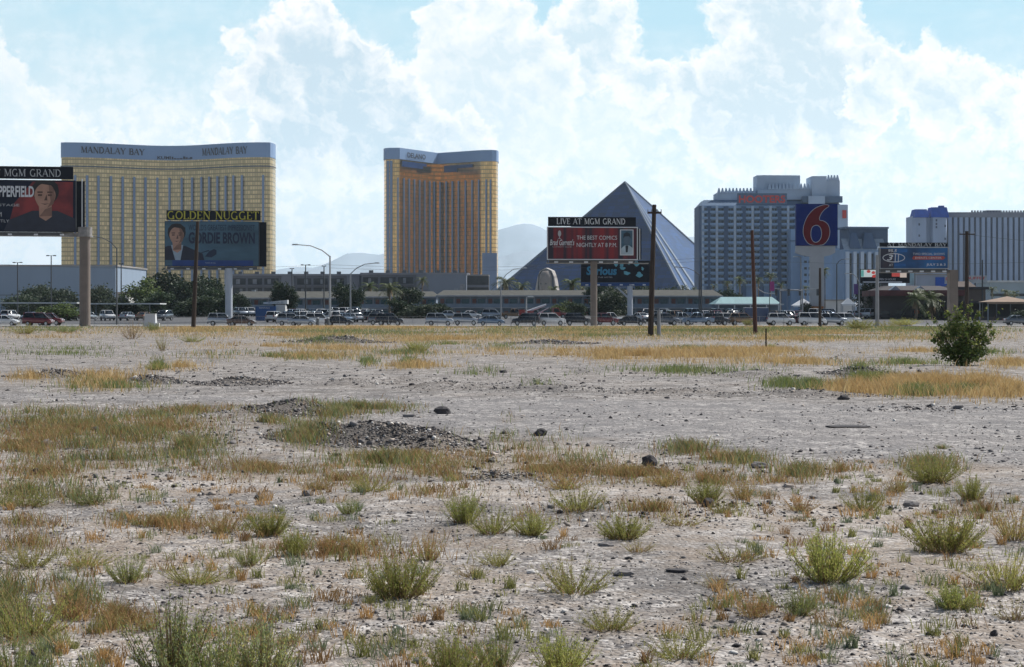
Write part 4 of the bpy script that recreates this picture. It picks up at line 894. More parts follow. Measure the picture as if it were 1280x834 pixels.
# --- glass pyramid
Y = 1460; r = empty('glass_pyramid', (X(785, Y), Y+40, 0)); tag(r, 'huge dark blue glass pyramid hotel with one bright face', 'pyramid')
pyr = facade_mat('pyramid_glass', (.002, .032, .125), 4.2, 6.5, .10, .0, .37, .5, .004, .45, (.006, .03, .07), .35)
pyr.node_tree.nodes['Principled BSDF'].inputs['Specular Tint'].default_value = (.16, .46, 1, 1)
R = 139.; th = math.radians(-90+19); Ap = Z(228, Y)*(1500/1460)
cs_ = [(R*math.cos(th+i*math.pi/2), R*math.sin(th+i*math.pi/2)) for i in range(4)]
me = bpy.data.meshes.new('face'); V = []; Fs = []; uvs = []
for i in range(4):
    a, b = cs_[i], cs_[(i+1) % 4]; k = len(V); V += [(a[0], a[1], 0), (b[0], b[1], 0), (0, 0, Ap)]; Fs.append((k, k+1, k+2)); uvs += [(0, 0), (197, 0), (98.5, 150)]
me.from_pydata(V, [], Fs); uvl = me.uv_layers.new(name='UVMap'); [setattr(uvl.data[i], 'uv', u_) for i, u_ in enumerate(uvs)]; me.materials.append(pyr)
linkobj('glass_shell', me, r)
em = pm('pyramid_edge', (.10, .14, .20), .35, .1, .1)
for c_ in cs_: MB().cyl((c_[0], c_[1], 0), (0, 0, Ap+.4), 1.3, .7, 6).build('edge_rib', em, r)
MB().box((0, 0, Ap-5.5), (5.5, 5.5, 6), th, top=.02).build('cap', pm('cap_glass', (.25, .30, .36), .2), r)
lm = pm('shaft_cladding', (.12, .16, .22), .4, .1, .1)
# inclined lift band beside the bright face's edge
for t0 in (.10, .22):
    a, b = Vector((*cs_[0], 0)), Vector((*cs_[1], 0)); p = a.lerp(b, t0); q = Vector((0, 0, Ap)); n_ = (b-a).cross(q-a).normalized()*.6
    w_ = (b-a).normalized()*3.0; e0, e1 = p+n_, p.lerp(q, .98)+n_
    MB().add([e0-w_, e0+w_, e1+w_*.1, e1-w_*.1], [(0, 1, 2, 3)]).build('lift_band', lm, r)

# --- stone sphinx head in front of the pyramid
Y = 1180; pxm = F/Y; r = empty('sphinx_statue', (X(683, Y), Y, 0), math.radians(-24)); tag(r, 'beige stone head with a broad headdress in front of the pyramid', 'statue')
st = pm('sphinx_stone', (.22, .19, .17), .85, .12, .2, bump=.1); stl = pm('headdress_stone', (.42, .39, .36), .8, .1, .3, streak=(1, 1, 6)); stb = pm('hood_recess_shade', (.06, .09, .15), .7, .1, .3)  # dark blue tone of the inner hood paints the shade in its recess
r.scale = (.84, .84, 1)
hz0 = Z(333, Y)
def lathe_sec(mb, secs, m=0, n=20):
    vs = []; fs = []
    for (z, rx, ry, oy) in secs:
        for i in range(n): a = 2*math.pi*i/n; vs.append((rx*math.cos(a), oy+ry*math.sin(a), z))
    for j in range(len(secs)-1):
        for i in range(n): fs.append((j*n+i, j*n+(i+1) % n, (j+1)*n+(i+1) % n, (j+1)*n+i))
    fs += [tuple(range(n-1, -1, -1)), tuple((len(secs)-1)*n+i for i in range(n))]; return mb.add(vs, fs, m)
B0 = hz0-20
mb = MB(); lathe_sec(mb, [(B0-2, 3.2, 3, -1.5), (B0+1, 3.9, 3.6, -1.8), (B0+5, 4.9, 4.4, -2), (B0+10, 5.2, 4.6, -2), (B0+14, 4.9, 4.2, -1.5), (B0+17, 3.4, 3, 0)])
mb.prism_z([(-.7, -6.2), (.7, -6.2), (.35, -6.6), (-.35, -6.6)], B0+4.2, B0+9.5, inset=[(-.35, -6.1), (.35, -6.1), (.2, -6.4), (-.2, -6.4)])
mb.box((0, -5.9, B0+2.2), (3.0, .9, .6)); mb.box((0, -6.0, B0+1.5), (2.6, .9, .5)); mb.box((0, -4.9, B0-1.5), (1.3, 1.3, 3))
mb.box((2.1, -5.9, B0+8.9), (2.2, .8, .5)); mb.box((-2.1, -5.9, B0+8.9), (2.2, .8, .5)); mb.build('face', st, r, True)
mb = MB()
for s_ in (-1, 1): mb.add([(s_*1.2, -6.55, B0+7.9), (s_*3.1, -6.1, B0+7.9), (s_*2.6, -6.25, B0+8.5), (s_*1.6, -6.5, B0+8.5)], [(0, 1, 2, 3)])
mb.build('eyes', ink, r)
mb = MB(); out = [(-10.5, B0-6), (-9.6, B0+2), (-7.4, B0+12), (-5.2, B0+17), (0, B0+19), (5.2, B0+17), (7.4, B0+12), (9.6, B0+2), (10.5, B0-6)]; inn = [(6.2, B0-6), (5.5, B0+6), (5.2, B0+12), (3.2, B0+15.4), (0, B0+16), (-3.2, B0+15.4), (-5.2, B0+12), (-5.5, B0+6), (-6.2, B0-6)]
inn = [(x*1.28, z+(1.9 if z > B0+11 else 0)) for x, z in inn]
for i in range(8):
    mb.prism_y([out[i], out[i+1], inn[7-i], inn[8-i]], -1.2+.02*i, 5, 0)
mb.build('headdress', stl, r)
MB().prism_y([(x*.99, z-.05) for x, z in inn], .6, 4.6).build('inner_hood', stb, r)
MB().box((-3.9, -2.6, B0-6), (1.7, 1.5, 15)).build('lappet', stl, r); MB().box((3.9, -2.6, B0-6), (1.7, 1.5, 15)).build('lappet', stl, r)
MB().box((0, 6, 0), (18, 26, B0-1), top=.85).build('body', st, r)
MB().box((-6, -16, 0), (6, 22, 8)).build('paw', st, r); MB().box((6, -16, 0), (6, 22, 8)).build('paw', st, r)

# --- white hotel with the red sign
Y = 750; pxm = F/Y; cx0 = 967; r = empty('white_hotel', (X(cx0, Y), Y, 0)); tag(r, 'white many-storeyed hotel with rows of balconies and red letters on its roof', 'hotel')
wm = pm('hotel_white_shaded', (.23, .35, .52), .75, .08, .15); wm2 = pm('hotel_shade_band', (.07, .12, .21), .75, .1, .2); wl = pm('hotel_pale', (.46, .56, .68), .75, .06, .15); rfm = pm('mansard_metal', (.10, .16, .25), .45, .12, .3)  # white wall darkened and blued for shade; pale copy for sunlit end and tiers
wg = pm('window_glass', (.02, .03, .045), .15, .5, 1.2); red = pm('sign_red', (.62, .07, .06), .5, .1, 1); blueS = pm('sign_blue', (.10, .16, .25), .5, .1, 1)
lx = lambda px: (px-cx0)/pxm
Hm = Z(257, Y)
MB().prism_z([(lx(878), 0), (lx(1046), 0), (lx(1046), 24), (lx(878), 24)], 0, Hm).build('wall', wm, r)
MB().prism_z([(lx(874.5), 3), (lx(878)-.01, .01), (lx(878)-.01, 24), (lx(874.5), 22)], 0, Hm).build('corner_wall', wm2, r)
MB().prism_z([(lx(1046)+.01, -.6), (lx(1059.5), -.6), (lx(1059.5), 23), (lx(1046)+.01, 23)], 0, Z(256, Y)).build('sunlit_end', wl, r)  # pale block stands for the sunlit end face, light put into its colour
MB().box((lx(1055), -.8, Z(273, Y)), (lx(1058)-lx(1053), .3, (Z(263, Y)-Z(273, Y)))).build('red_emblem', red, r)
p0 = [(lx(875), 1), (lx(1052), 1), (lx(1052), 23), (lx(875), 23)]; p1 = [(lx(882), 6), (lx(1048), 6), (lx(1048), 20), (lx(882), 20)]
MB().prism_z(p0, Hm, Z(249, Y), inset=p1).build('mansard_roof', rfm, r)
# vertical bay bands and windows: recessed window, sill and balcony slab
cols_px = [881, 891, 901, 913.2, 924, 935.5, 946, 957.5, 968, 980, 990]
dk_ = MB()
win = MB().box((0, -.06, -.1), (2.3, .12, 1.95), m=0).box((0, -.10, .1), (.1, .05, 1.6), m=1).build('window', [wg, wm]); wme = win.data; bpy.data.objects.remove(win)
bal = MB().box((0, -.6, -.25), (2.5, 1.2, .18)).box((0, -1.15, -.07), (2.5, .08, .8)).build('balcony', wm); bme = bal.data; bpy.data.objects.remove(bal)
wl_, bl_ = [], []
for i in range(13):
    z = Z(263.5+7.6*i, Y)-.8
    for px in cols_px+[1000]: wl_.append((lx(px), 0, z)); bl_.append((lx(px), 0, z))
repeat('window', wme, r, wl_); repeat('balcony', bme, r, bl_)
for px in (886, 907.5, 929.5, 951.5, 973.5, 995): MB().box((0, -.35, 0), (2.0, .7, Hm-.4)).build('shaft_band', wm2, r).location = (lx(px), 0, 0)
for px in (878.6, 896, 918.5, 940.5, 963, 985): MB().box((0, -.3, 0), (1.0, .6, Hm-.2)).build('pilaster', wl, r).location = (lx(px), 0, 0)
# side wing projecting under the square sign
MB().prism_z([(lx(996), -14), (lx(1046), -14), (lx(1046), -1.2), (lx(996), -1.2)], 0, Z(312, Y)).build('low_wing', wm, r)
MB().prism_z([(lx(984), -10), (lx(996), -10), (lx(996), -1.3), (lx(984), -1.3)], 0, Z(288, Y)).build('lift_tower', wm, r)
MB().box((lx(990), -10.4, Z(303, Y)), (5, .8, .5)).build('ledge', rfm, r)
w2 = MB().box((0, -.06, 0), (1.1, .12, 1.0)).build('window', wg); w2e = w2.data; bpy.data.objects.remove(w2)
repeat('window', w2e, r, [(lx(px), -14, Z(322+8*i, Y)) for i in range(7) for px in (1000, 1005.5, 1011, 1040)][:28])
# roof sign
MB().box(((lx(921)+lx(983))/2, -1.2, Z(255.6, Y)), (lx(983)-lx(921), .5, Z(242, Y)-Z(255.6, Y))).build('sign_board', blueS, r)
mb = MB(); text_fit(mb, 'HOOTERS', lx(923), lx(981), Z(254, Y), Z(244.5, Y), -1.55, 0, .03); mb.build('lettering', red, r)
# crenellated upper tier
def teeth(mb, x0, y0, x1, y1, z, n, w=1.0, h=1.5):
    for i in range(n):
        t = (i+.5)/n; mb.box((x0+(x1-x0)*t, y0+(y1-y0)*t, z), (w, w, h), top=.3)
mb = MB(); mb.prism_z([(lx(898), 7), (lx(949), 7), (lx(949), 19), (lx(898), 19)], Hm+2.7, Z(240, Y)); teeth(mb, lx(899), 7.4, lx(948), 7.4, Z(240, Y), 11, 1.5, 2.2); mb.build('parapet_tier', wl, r)
mb = MB(); mb.prism_z([(lx(910), 9), (lx(948), 9), (lx(948), 18), (lx(910), 18)], Z(240, Y)+.01, Z(237, Y)); mb.build('upper_tier', wl, r)
mb = MB(); mb.prism_z([(lx(949.2), 5), (lx(1016), 5), (lx(1016), 20), (lx(949.2), 20)], Hm+2.8, Z(236, Y)); teeth(mb, lx(962), 5.3, lx(1015), 5.3, Z(236, Y), 12, 1.5, 2.6); mb.build('parapet_tier', wl, r)
MB().prism_z([(lx(949), 8), (lx(958), 6.5), (lx(1004), 8), (lx(1004), 19), (lx(949), 19)], Z(236, Y), Z(217.5, Y)).build('plant_room', wl, r)
MB().prism_z([(lx(1016.5), 3), (lx(1035), 3), (lx(1035), 18), (lx(1016.5), 18)], Hm+2, Z(219.5, Y)).build('lift_room', wl, r)
mb = MB(); mb.prism_z([(lx(1035.2), 4), (lx(1052), 4), (lx(1052), 18), (lx(1035.2), 18)], Hm+2, Z(225, Y)); teeth(mb, lx(1036), 4.4, lx(1051), 4.4, Z(225, Y), 4, 1.5, 2.4); mb.build('parapet_tier', wl, r)
MB().prism_z([(lx(1004), 1.5), (lx(1054), 1.5), (lx(1054), 4), (lx(1004), 4)], Z(253, Y), Z(245, Y)).build('dark_ledge', rfm, r)
MB().box((lx(1021), .8, Z(255, Y)), (7, 1.2, 3.4)).build('roof_box', wl, r)
# right-hand lower wing
r = empty('hotel_wing', (X(1080, 700), 700, 0), math.radians(8)); tag(r, 'lower grey-blue hotel block with pale vertical ribs and a sloping glass top', 'hotel'); Y = 700; pxm = F/Y; cx0 = 1080
MB().box((0, 6, 0), (17.5, 14, Z(312, Y))).build('wall', wm, r)
MB().box((3, 9, Z(312, Y)), (16, 12, Z(285, Y)-Z(312, Y))).build('upper_block', wm2, r)
MB().box((2, 8.6, Z(285.4, Y)), (18, 13.4, .7)).build('flat_roof_plate', rfm, r)
MB().add([(-8.6, -1.2, Z(313, Y)), (9, -1.2, Z(313, Y)), (9, 3, Z(298, Y)), (-8.6, 3, Z(298, Y))], [(0, 1, 2, 3)]).build('sloped_glazing', pm('glazing', (.30, .36, .42), .15), r)
for px, w_ in ((1068, 2.3), (1087, 3.)): MB().prism_z([(lx(px)-w_, -1.0), (lx(px)+w_, -1.0), (lx(px)+w_, 5), (lx(px)-w_, 5)], Z(311, Y), Z(291, Y), inset=[(lx(px)-w_*.5, 1.4), (lx(px)+w_*.5, 1.4), (lx(px)+w_*.5, 5), (lx(px)-w_*.5, 5)]).build('turret', wm2, r)
for i in range(6): MB().box((-7.4+i*3.0, -1.6, 0), (1.35, 1.2, Z(315, Y))).build('rib', wl, r)
for i in range(5): MB().box((-5.9+i*3.0, -1.05, 1), (.9, .2, Z(317, Y)-1)).build('window_strip', wg, r)

# --- striped slab with blue tower, far right
Y = 1050; pxm = F/Y; cx0 = 1240; lx = lambda px: (px-cx0)/pxm
r = empty('striped_hotel', (X(cx0, Y), Y, 0)); tag(r, 'long slab hotel with pale vertical stripes and a toothed parapet at the right edge', 'hotel')
sm_ = pm('stripe_pale', (.32, .41, .56), .7, .07, .1); sd2 = pm('stripe_dark', (.07, .09, .15), .5, .2, .3)
MB().box(((lx(1185)+lx(1400))/2, 10, 0), (lx(1400)-lx(1185), 20, Z(266, Y))).build('wall', sd2, r)
i = 0
for k in range(31):
    px = 1187+k*6.9; MB().box((lx(px), -.6, 0), (2.0, 1.4, Z(272, Y))).build('rib', sm_, r)
mb = MB().box(((lx(1185)+lx(1400))/2, -.5, Z(272, Y)), (lx(1400)-lx(1185), 1.8, Z(265.5, Y)-Z(272, Y))); [mb.box((lx(1215+q*3.6), 0, Z(265.5, Y)), (1.0, .8, 1.1)) for q in range(48)]; mb.build('parapet', pm('parapet_grey', (.20, .22, .27), .8, .1, .1), r)
MB().box((lx(1243), 6, Z(266, Y)), (9, 8, 1.6)).build('roof_box', sd2, r)
r = empty('castle_tower', (X(1163, 1040), 1040, 0)); Y = 1040; pxm = F/Y; cx0 = 1163; tag(r, 'pale castle-like tower block with bright blue roofs left of the striped slab', 'tower')
br = pm('blue_roof', (.008, .075, .40), .7, .15, .3)
mb = MB(); mb.prism_z([(lx(1142), 4), (lx(1145), 0), (lx(1158), 0), (lx(1160), 3), (lx(1164), 3), (lx(1166), -1), (lx(1182), -1), (lx(1185), 3), (lx(1185), 20), (lx(1142), 20)], 0, Z(270, Y)); mb.build('wall', sm_, r)
for a, b, t in ((1143, 1160, 261.5), (1163.5, 1185, 259)):
    MB().prism_z([(lx(a-.6), -2), (lx(b+.6), -2), (lx(b+.6), 12), (lx(a-.6), 12)], Z(272, Y), Z(t, Y), inset=[(lx(a+1.5), 1), (lx(b-1), 1), (lx(b-1), 10), (lx(a+1.5), 10)]).build('blue_roof', br, r)
MB().box((lx(1178), 3, Z(259, Y)), (3, 3, 1)).build('roof_cap', br, r)
for px, py in ((1149, 282), (1149, 296), (1170, 277), (1170, 281.5), (1170, 285.5), (1181, 300), (1181, 284)): MB().box((lx(px), -1.1 if px > 1160 else -.1, Z(py, Y)), (.9, .3, 1.3)).build('window', sd2, r)

# ---------------------------------------------------------------- low buildings
def slabs(name, label, cat, x0, x1, top, Y, depth, mat_, rz=0.0):
    cx = (x0+x1)/2; r = empty(name, (X(cx, Y), Y, 0), rz); tag(r, label, cat)
    w = (x1-x0)/F*Y; MB().box((0, depth/2, 0), (w, depth, Z(top, Y))).build('wall', mat_, r); return r, w, Z(top, Y)
whm = pm('warehouse_wall', (.24, .31, .40), .7, .04, .06, streak=(3, 3, .2))
r, w, h = slabs('warehouse', 'large windowless blue-grey hall at the far left', 'building', -90, 144.5, 333, 720, 60, whm)
MB().box((0, 30, h), (w+1, 61, .6)).build('roof', roofm, r); MB().box((0, -.1, h*.42), (w, .1, .25)).build('joint_strip', dark_line, r)
r, w, h = slabs('white_shed', 'small white shed beside the warehouse corner', 'building', 147, 161, 367, 600, 12, pm('white_wall', (.6, .6, .58), .8, .08, .3)); MB().box((0, 6, h), (w+.8, 13, .5)).build('roof', pm('tan_roof', (.40, .32, .25), .8), r)
r, w, h = slabs('long_shed', 'white flat-roofed shed among the dark trees at the left', 'building', 205, 262, 364.5, 520, 14, MC['white_wall']); MB().box((0, 6, h), (w+.8, 15, .5)).build('roof', roofm, r)
# four-storey block with dark balconies
cm = pm('block_wall', (.15, .16, .19), .8, .1, .2); drk = pm('balcony_shade', (.05, .055, .06), .8, .3, .4); cur = pm('curtain', (.22, .23, .25), .8, .2, .8)
for (x0, x1, top, Yb, lab) in ((288, 452, 345, 640, 'dark four-storey apartment block with balconies behind the motel, left part'), (452, 584, 343.5, 625, 'dark apartment block with balconies under the bronze hotel')):
    r, w, h = slabs('apartment_block', lab, 'building', x0, x1, top, Yb, 18, cm)
    MB().box((0, 9, h), (w+1, 19.4, .7)).build('roof_slab', pm('parapet_conc', (.22, .23, .26), .8, .1, .2), r)
    nb = int(w/5.6)
    for i in range(nb):
        bx = -w/2+(i+.5)*w/nb
        if i % 4 == 3: MB().box((bx, -.4, 0), (w/nb*.75, .8, h-.1)).build('stair_shaft', MC['parapet_conc'], r); continue
        for fl in range(3):
            z = h-3.2-fl*3.4
            q = MB().box((bx, -.06, z), (w/nb*.86, .12, 2.3)).build('balcony_opening', drk, r)
            MB().box((bx+random.uniform(-1, 1), -.14, z+.2), (random.uniform(.8, 1.6), .06, 1.8)).build('door', cur, q)
            MB().box((bx, -.8, z-.35), (w/nb*.86, 1.3, .28)).build('balcony', cm, r)
    for i in range(int(w/6)): MB().box((-w/2+3+i*6, 5, h+.7), (1.5, 1.4, 1.0)).build('roof_unit', dark_line, r)
r, w, h = slabs('plain_block', 'plain grey block with one pale window under the bronze hotel', 'building', 535, 583, 343, 600, 14, pm('plain_grey', (.17, .20, .25), .8, .06, .15)); MB().box((-w*.5+11.7, -.05, h-6.5), (1.6, .1, 3.2)).build('window', cur, r); MB().box((0, 7, h), (w+.4, 14.4, .4)).build('coping', MC['parapet_conc'], r)
r, w, h = slabs('parking_block', 'dark open-sided block right of the plain grey block', 'building', 584, 611, 345, 610, 14, drk); MB().box((0, -.2, h-4), (w, .5, .9)).build('deck', cm, r); MB().box((0, -.2, h-8), (w, .5, .9)).build('deck', cm, r); MB().box((0, 7, h), (w, 14.5, .5)).build('roof', roofm, r)
# the long two-storey motel
mw = pm('motel_wall', (.15, .20, .26), .8, .08, .3); mroof = pm('motel_shingle', (.11, .11, .10), .95, .12, 1.0, spec=.1); mred = pm('motel_door', (.22, .10, .085), .7, .15, 1); mteal = pm('motel_window', (.03, .10, .13), .2, .3, 1); rail = pm('motel_rail', (.28, .31, .35), .7, .1, 1)
def motel(x0, x1, top, eave, Y, lab, gable=True):
    cx = (x0+x1)/2; w = (x1-x0)/F*Y; r = empty('motel_building', (X(cx, Y), Y, 0)); tag(r, lab, 'motel')
    ze = Z(eave, Y); zt = Z(top, Y); D = 12
    MB().box((0, D/2, 0), (w, D, ze)).build('wall', mw, r)
    MB().add([(-w/2-.6, -1.6, ze), (w/2+.6, -1.6, ze), (w/2+.6, D+1, ze), (-w/2-.6, D+1, ze), (-w/2+1, D/2, zt), (w/2-1, D/2, zt)], [(0, 1, 5, 4), (1, 2, 5), (2, 3, 4, 5), (3, 0, 4)]).build('roof', mroof, r)
    MB().box((0, -1.62, ze-.28), (w+1.2, .08, .32)).build('fascia', rail, r)
    MB().box((0, -.75, ze*.5-.12), (w, 1.5, .2)).build('walkway', rail, r); MB().box((0, -1.48, ze*.5+.08), (w, .05, .9)).build('railing', mw, r)
    n = int(w/3.9); ds, wsn, ps = [], [], []
    for i in range(n):
        bx = -w/2+(i+.5)*w/n
        for z in (.1, ze*.5+.1): ds.append((bx-1.0, -.04, z)); wsn.append((bx+.75, -.04, z+.75)); 
        ps.append((bx-w/n/2, -1.4, 0))
    a = MB().box((0, 0, 0), (.95, .08, 2.05)).build('door', mred); repeat('door', a.data, r, ds); bpy.data.objects.remove(a)
    a = MB().box((0, 0, 0), (1.7, .08, 1.25)).build('window', mteal); repeat('window', a.data, r, wsn); bpy.data.objects.remove(a)
    a = MB().box((0, 0, 0), (.12, .12, ze-.3)).build('post', rail); repeat('post', a.data, r, ps); bpy.data.objects.remove(a)
    for i in range(max(1, n//7)): MB().box((-w/2+4+i*27, D/2+1.5, zt-1), (.9, .9, 1.4)).build('roof_vent', rail, r)
    return r
motel(292, 425, 364, 372.5, 450, 'left block of the long grey two-storey motel behind the parked cars')
motel(428, 545, 364, 371, 445, 'second block of the grey motel, behind the short palm')
motel(548, 748, 362.5, 369.5, 430, 'long grey two-storey motel with red doors left of the centre billboard')
motel(752, 900, 362, 370, 415, 'right block of the grey motel ending beside the teal roof')
# teal roofed office
Y = 395; pxm = F/Y; cx0 = 936; r = empty('motel_office', (X(cx0, Y), Y, 0)); tag(r, 'single-storey office with a pale teal roof', 'building'); lx = lambda px: (px-cx0)/pxm
te = pm('teal_roof', (.22, .36, .37), .6, .08, .4, streak=(4, .3, 1)); w = (975-896)/pxm
MB().box((0, 6, 0), (w, 10, Z(380, Y))).build('wall', mw, r)
MB().add([(lx(893), -.6, Z(380.6, Y)), (lx(977), -.6, Z(380.6, Y)), (lx(970), 6, Z(371, Y)), (lx(905), 6, Z(371, Y)), (lx(893), 12, Z(380, Y)), (lx(977), 12, Z(380, Y))], [(0, 1, 2, 3), (3, 2, 5, 4), (0, 3, 4), (1, 5, 2)]).build('roof', te, r)
MB().box((0, -.66, Z(381.4, Y)), (w+1.4, .1, .3)).build('fascia', pm('white_trim', (.6, .62, .62), .6), r)
for px in (920, 930, 942, 955, 966): MB().box((lx(px), .96, .6), (1.3, .08, 1.7)).build('window', dglass, r)
for px in (898, 918, 938, 958, 973): MB().box((lx(px), -.4, 0), (.25, .25, Z(381.4, Y))).build('post', MC['white_trim'], r)
def tent(px0, px1, top, eave, Y, m, lab, name='canopy_tent'):
    cx = (px0+px1)/2; w = (px1-px0)/F*Y; r = empty(name, (X(cx, Y), Y, 0)); tag(r, lab, 'tent' if 'tent' in name else 'gazebo'); ze, zt = Z(eave, Y), Z(top, Y)
    MB().add([(-w/2, -w/3, ze), (w/2, -w/3, ze), (w/2, w/3, ze), (-w/2, w/3, ze), (0, 0, zt)], [(0, 1, 4), (1, 2, 4), (2, 3, 4), (3, 0, 4)]).build('canopy', m, r)
    MB().box((0, -w/3-.03, ze-.35), (w, .06, .35)).build('valance', m, r)
    for i in (-1, 1):
        for j in (-1, 1): MB().cyl((i*w*.47, j*w*.31, 0), (i*w*.47, j*w*.31, ze), .09, .09, 6).build('post', rail, r)
wt_ = pm('tent_white', (.75, .76, .76), .6, .05, 1)
tent(990, 1017, 373, 382, 380, wt_, 'white peaked tent left of the white sign pillar'); tent(1052, 1068, 372, 380, 385, wt_, 'small white tent right of the white sign pillar'); tent(1066, 1085, 374, 382, 390, wt_, 'small white tent farther right of the pillar')
tent(1228, 1290, 370.5, 377.5, 290, pm('tan_canvas', (.30, .21, .15), .8, .08, 1), 'tan shallow-roofed gazebo at the right edge', 'gazebo')
r, w, h = slabs('white_annex', 'low white building behind the white sign pillar', 'building', 1030, 1068, 376, 420, 10, MC['white_wall']); MB().box((0, 5, h), (w+.6, 10.6, .3)).build('roof', roofm, r)
# dark restaurant cluster at the right
dkw = pm('restaurant_wall', (.10, .085, .08), .85, .2, .3); dkr = pm('restaurant_roof', (.045, .04, .045), .8, .2, .3); dred = pm('dark_red_band', (.12, .03, .03), .7, .2, .5); brn = pm('brown_stucco', (.13, .10, .085), .85, .1, .3)
Y = 315; r = empty('restaurant', (X(1150, Y), Y, 0)); pxm = F/Y; cx0 = 1150; tag(r, 'dark low restaurant with a dark red roof edge behind the palms', 'building')
MB().box((0, 6, 0), ((1205-1098)/pxm, 12, Z(370, Y))).build('wall', dkw, r); MB().box((0, 5, Z(370, Y)), ((1208-1096)/pxm, 14, 1.0)).build('roof_edge', dred, r)
MB().prism_z([(lx2, y_) for lx2, y_ in ((-7.4, 1), (7, 1), (7, 11), (-7.4, 11))], Z(370, Y)+1.0, Z(357, Y), inset=[(-5, 4), (4.6, 4), (4.6, 9), (-5, 9)]).build('roof', dkr, r)
MB().box((-1, -1.3, 1.0), (14.6, 1.2, .3)).build('awning', dkr, r)
for i in range(5): MB().box((-6.2+i*2.8, -.05, .6), (1.6, .1, 1.5)).build('window', dglass, r)
MB().box((-.6, -.12, 1.6), (.9, .1, .6)).build('neon_sign', pm('neon_red', (.5, .12, .06), .5), r)
gs = pm('gable_grey', (.22, .27, .33), .4, .1, .5)
for x_, w_ in ((-4.5, 3), (0, 2.6)): MB().prism_y([(x_-w_/2, Z(366, Y)), (x_+w_/2, Z(366, Y)), (x_, Z(357.5, Y))], -.6, 1.4).build('gable', gs, r)
r, w, h = slabs('brown_building', 'brown stucco building right of the palms', 'building', 1194, 1232, 362, 330, 12, brn); MB().box((0, 6, h), (w+1, 13, .5)).build('roof', dkr, r); MB().prism_z([(-w*.45, 2), (w*.3, 2), (w*.3, 10), (-w*.45, 10)], h+.5, h+1.6, inset=[(-w*.3, 4), (w*.15, 4), (w*.15, 8), (-w*.3, 8)]).build('roof_lantern', brn, r)
Y = 300; r = empty('shade_pavilion', (X(1250, Y), Y+3, 0)); tag(r, 'long dark shaded pavilion under the gazebo roof at the right', 'building')
MB().box((0, 5, 0), (15, 5, Z(377, Y))).build('back_wall', dkr, r); MB().box((0, 1.2, Z(379, Y)), (15.4, 4.5, .4)).build('roof', dkr, r)
for i in range(7): MB().cyl((-7.2+i*2.4, -.8, 0), (-7.2+i*2.4, -.8, Z(379, Y)), .09, .09, 6).build('post', dark_line, r)
MB().box((0, -.9, 0), (15, .12, 1.1)).build('low_wall', dkw, r)
r, w, h = slabs('pale_building', 'pale blue-green building behind the gazebo', 'building', 1238, 1330, 353, 480, 14, pm('pale_teal_wall', (.34, .42, .46), .7, .08, .2)); MB().box((0, 7, h), (w+1, 15, .5)).build('roof', pm('pale_roof', (.55, .58, .58), .7), r)
MB().box((0, -.05, h*.62), (w, .1, .7)).build('window_strip', dglass, r)
r, w, h = slabs('grey_block', 'grey-blue block with blue panel behind the palms', 'building', 1146, 1190, 344, 500, 14, pm('blue_grey_wall', (.30, .34, .42), .7, .08, .2)); MB().box((2, -.1, h-3.2), (3.5, .2, 2.6)).build('blue_panel', br, r); MB().box((0, 7, h), (w+.6, 14.6, .4)).build('roof', roofm, r)
# carports at the left
for (x0, x1, py, Yb, lab) in ((-40, 96, 378.5, 330, 'long white-roofed carport at the far left'), (112, 200, 379.5, 325, 'white-roofed carport behind the left billboard column')):
    w = (x1-x0)/F*Yb; r = empty('carport', (X((x0+x1)/2, Yb), Yb, 0)); tag(r, lab, 'carport'); zr = Z(py, Yb)
    MB().box((0, 3, zr-.15), (w, 6, .22)).build('roof', MC['white_trim'], r)
    for i in range(int(w/5)+1): MB().cyl((-w/2+.5+i*5, 3, 0), (-w/2+.5+i*5, 3, zr), .1, .1, 6).build('post', rail, r)
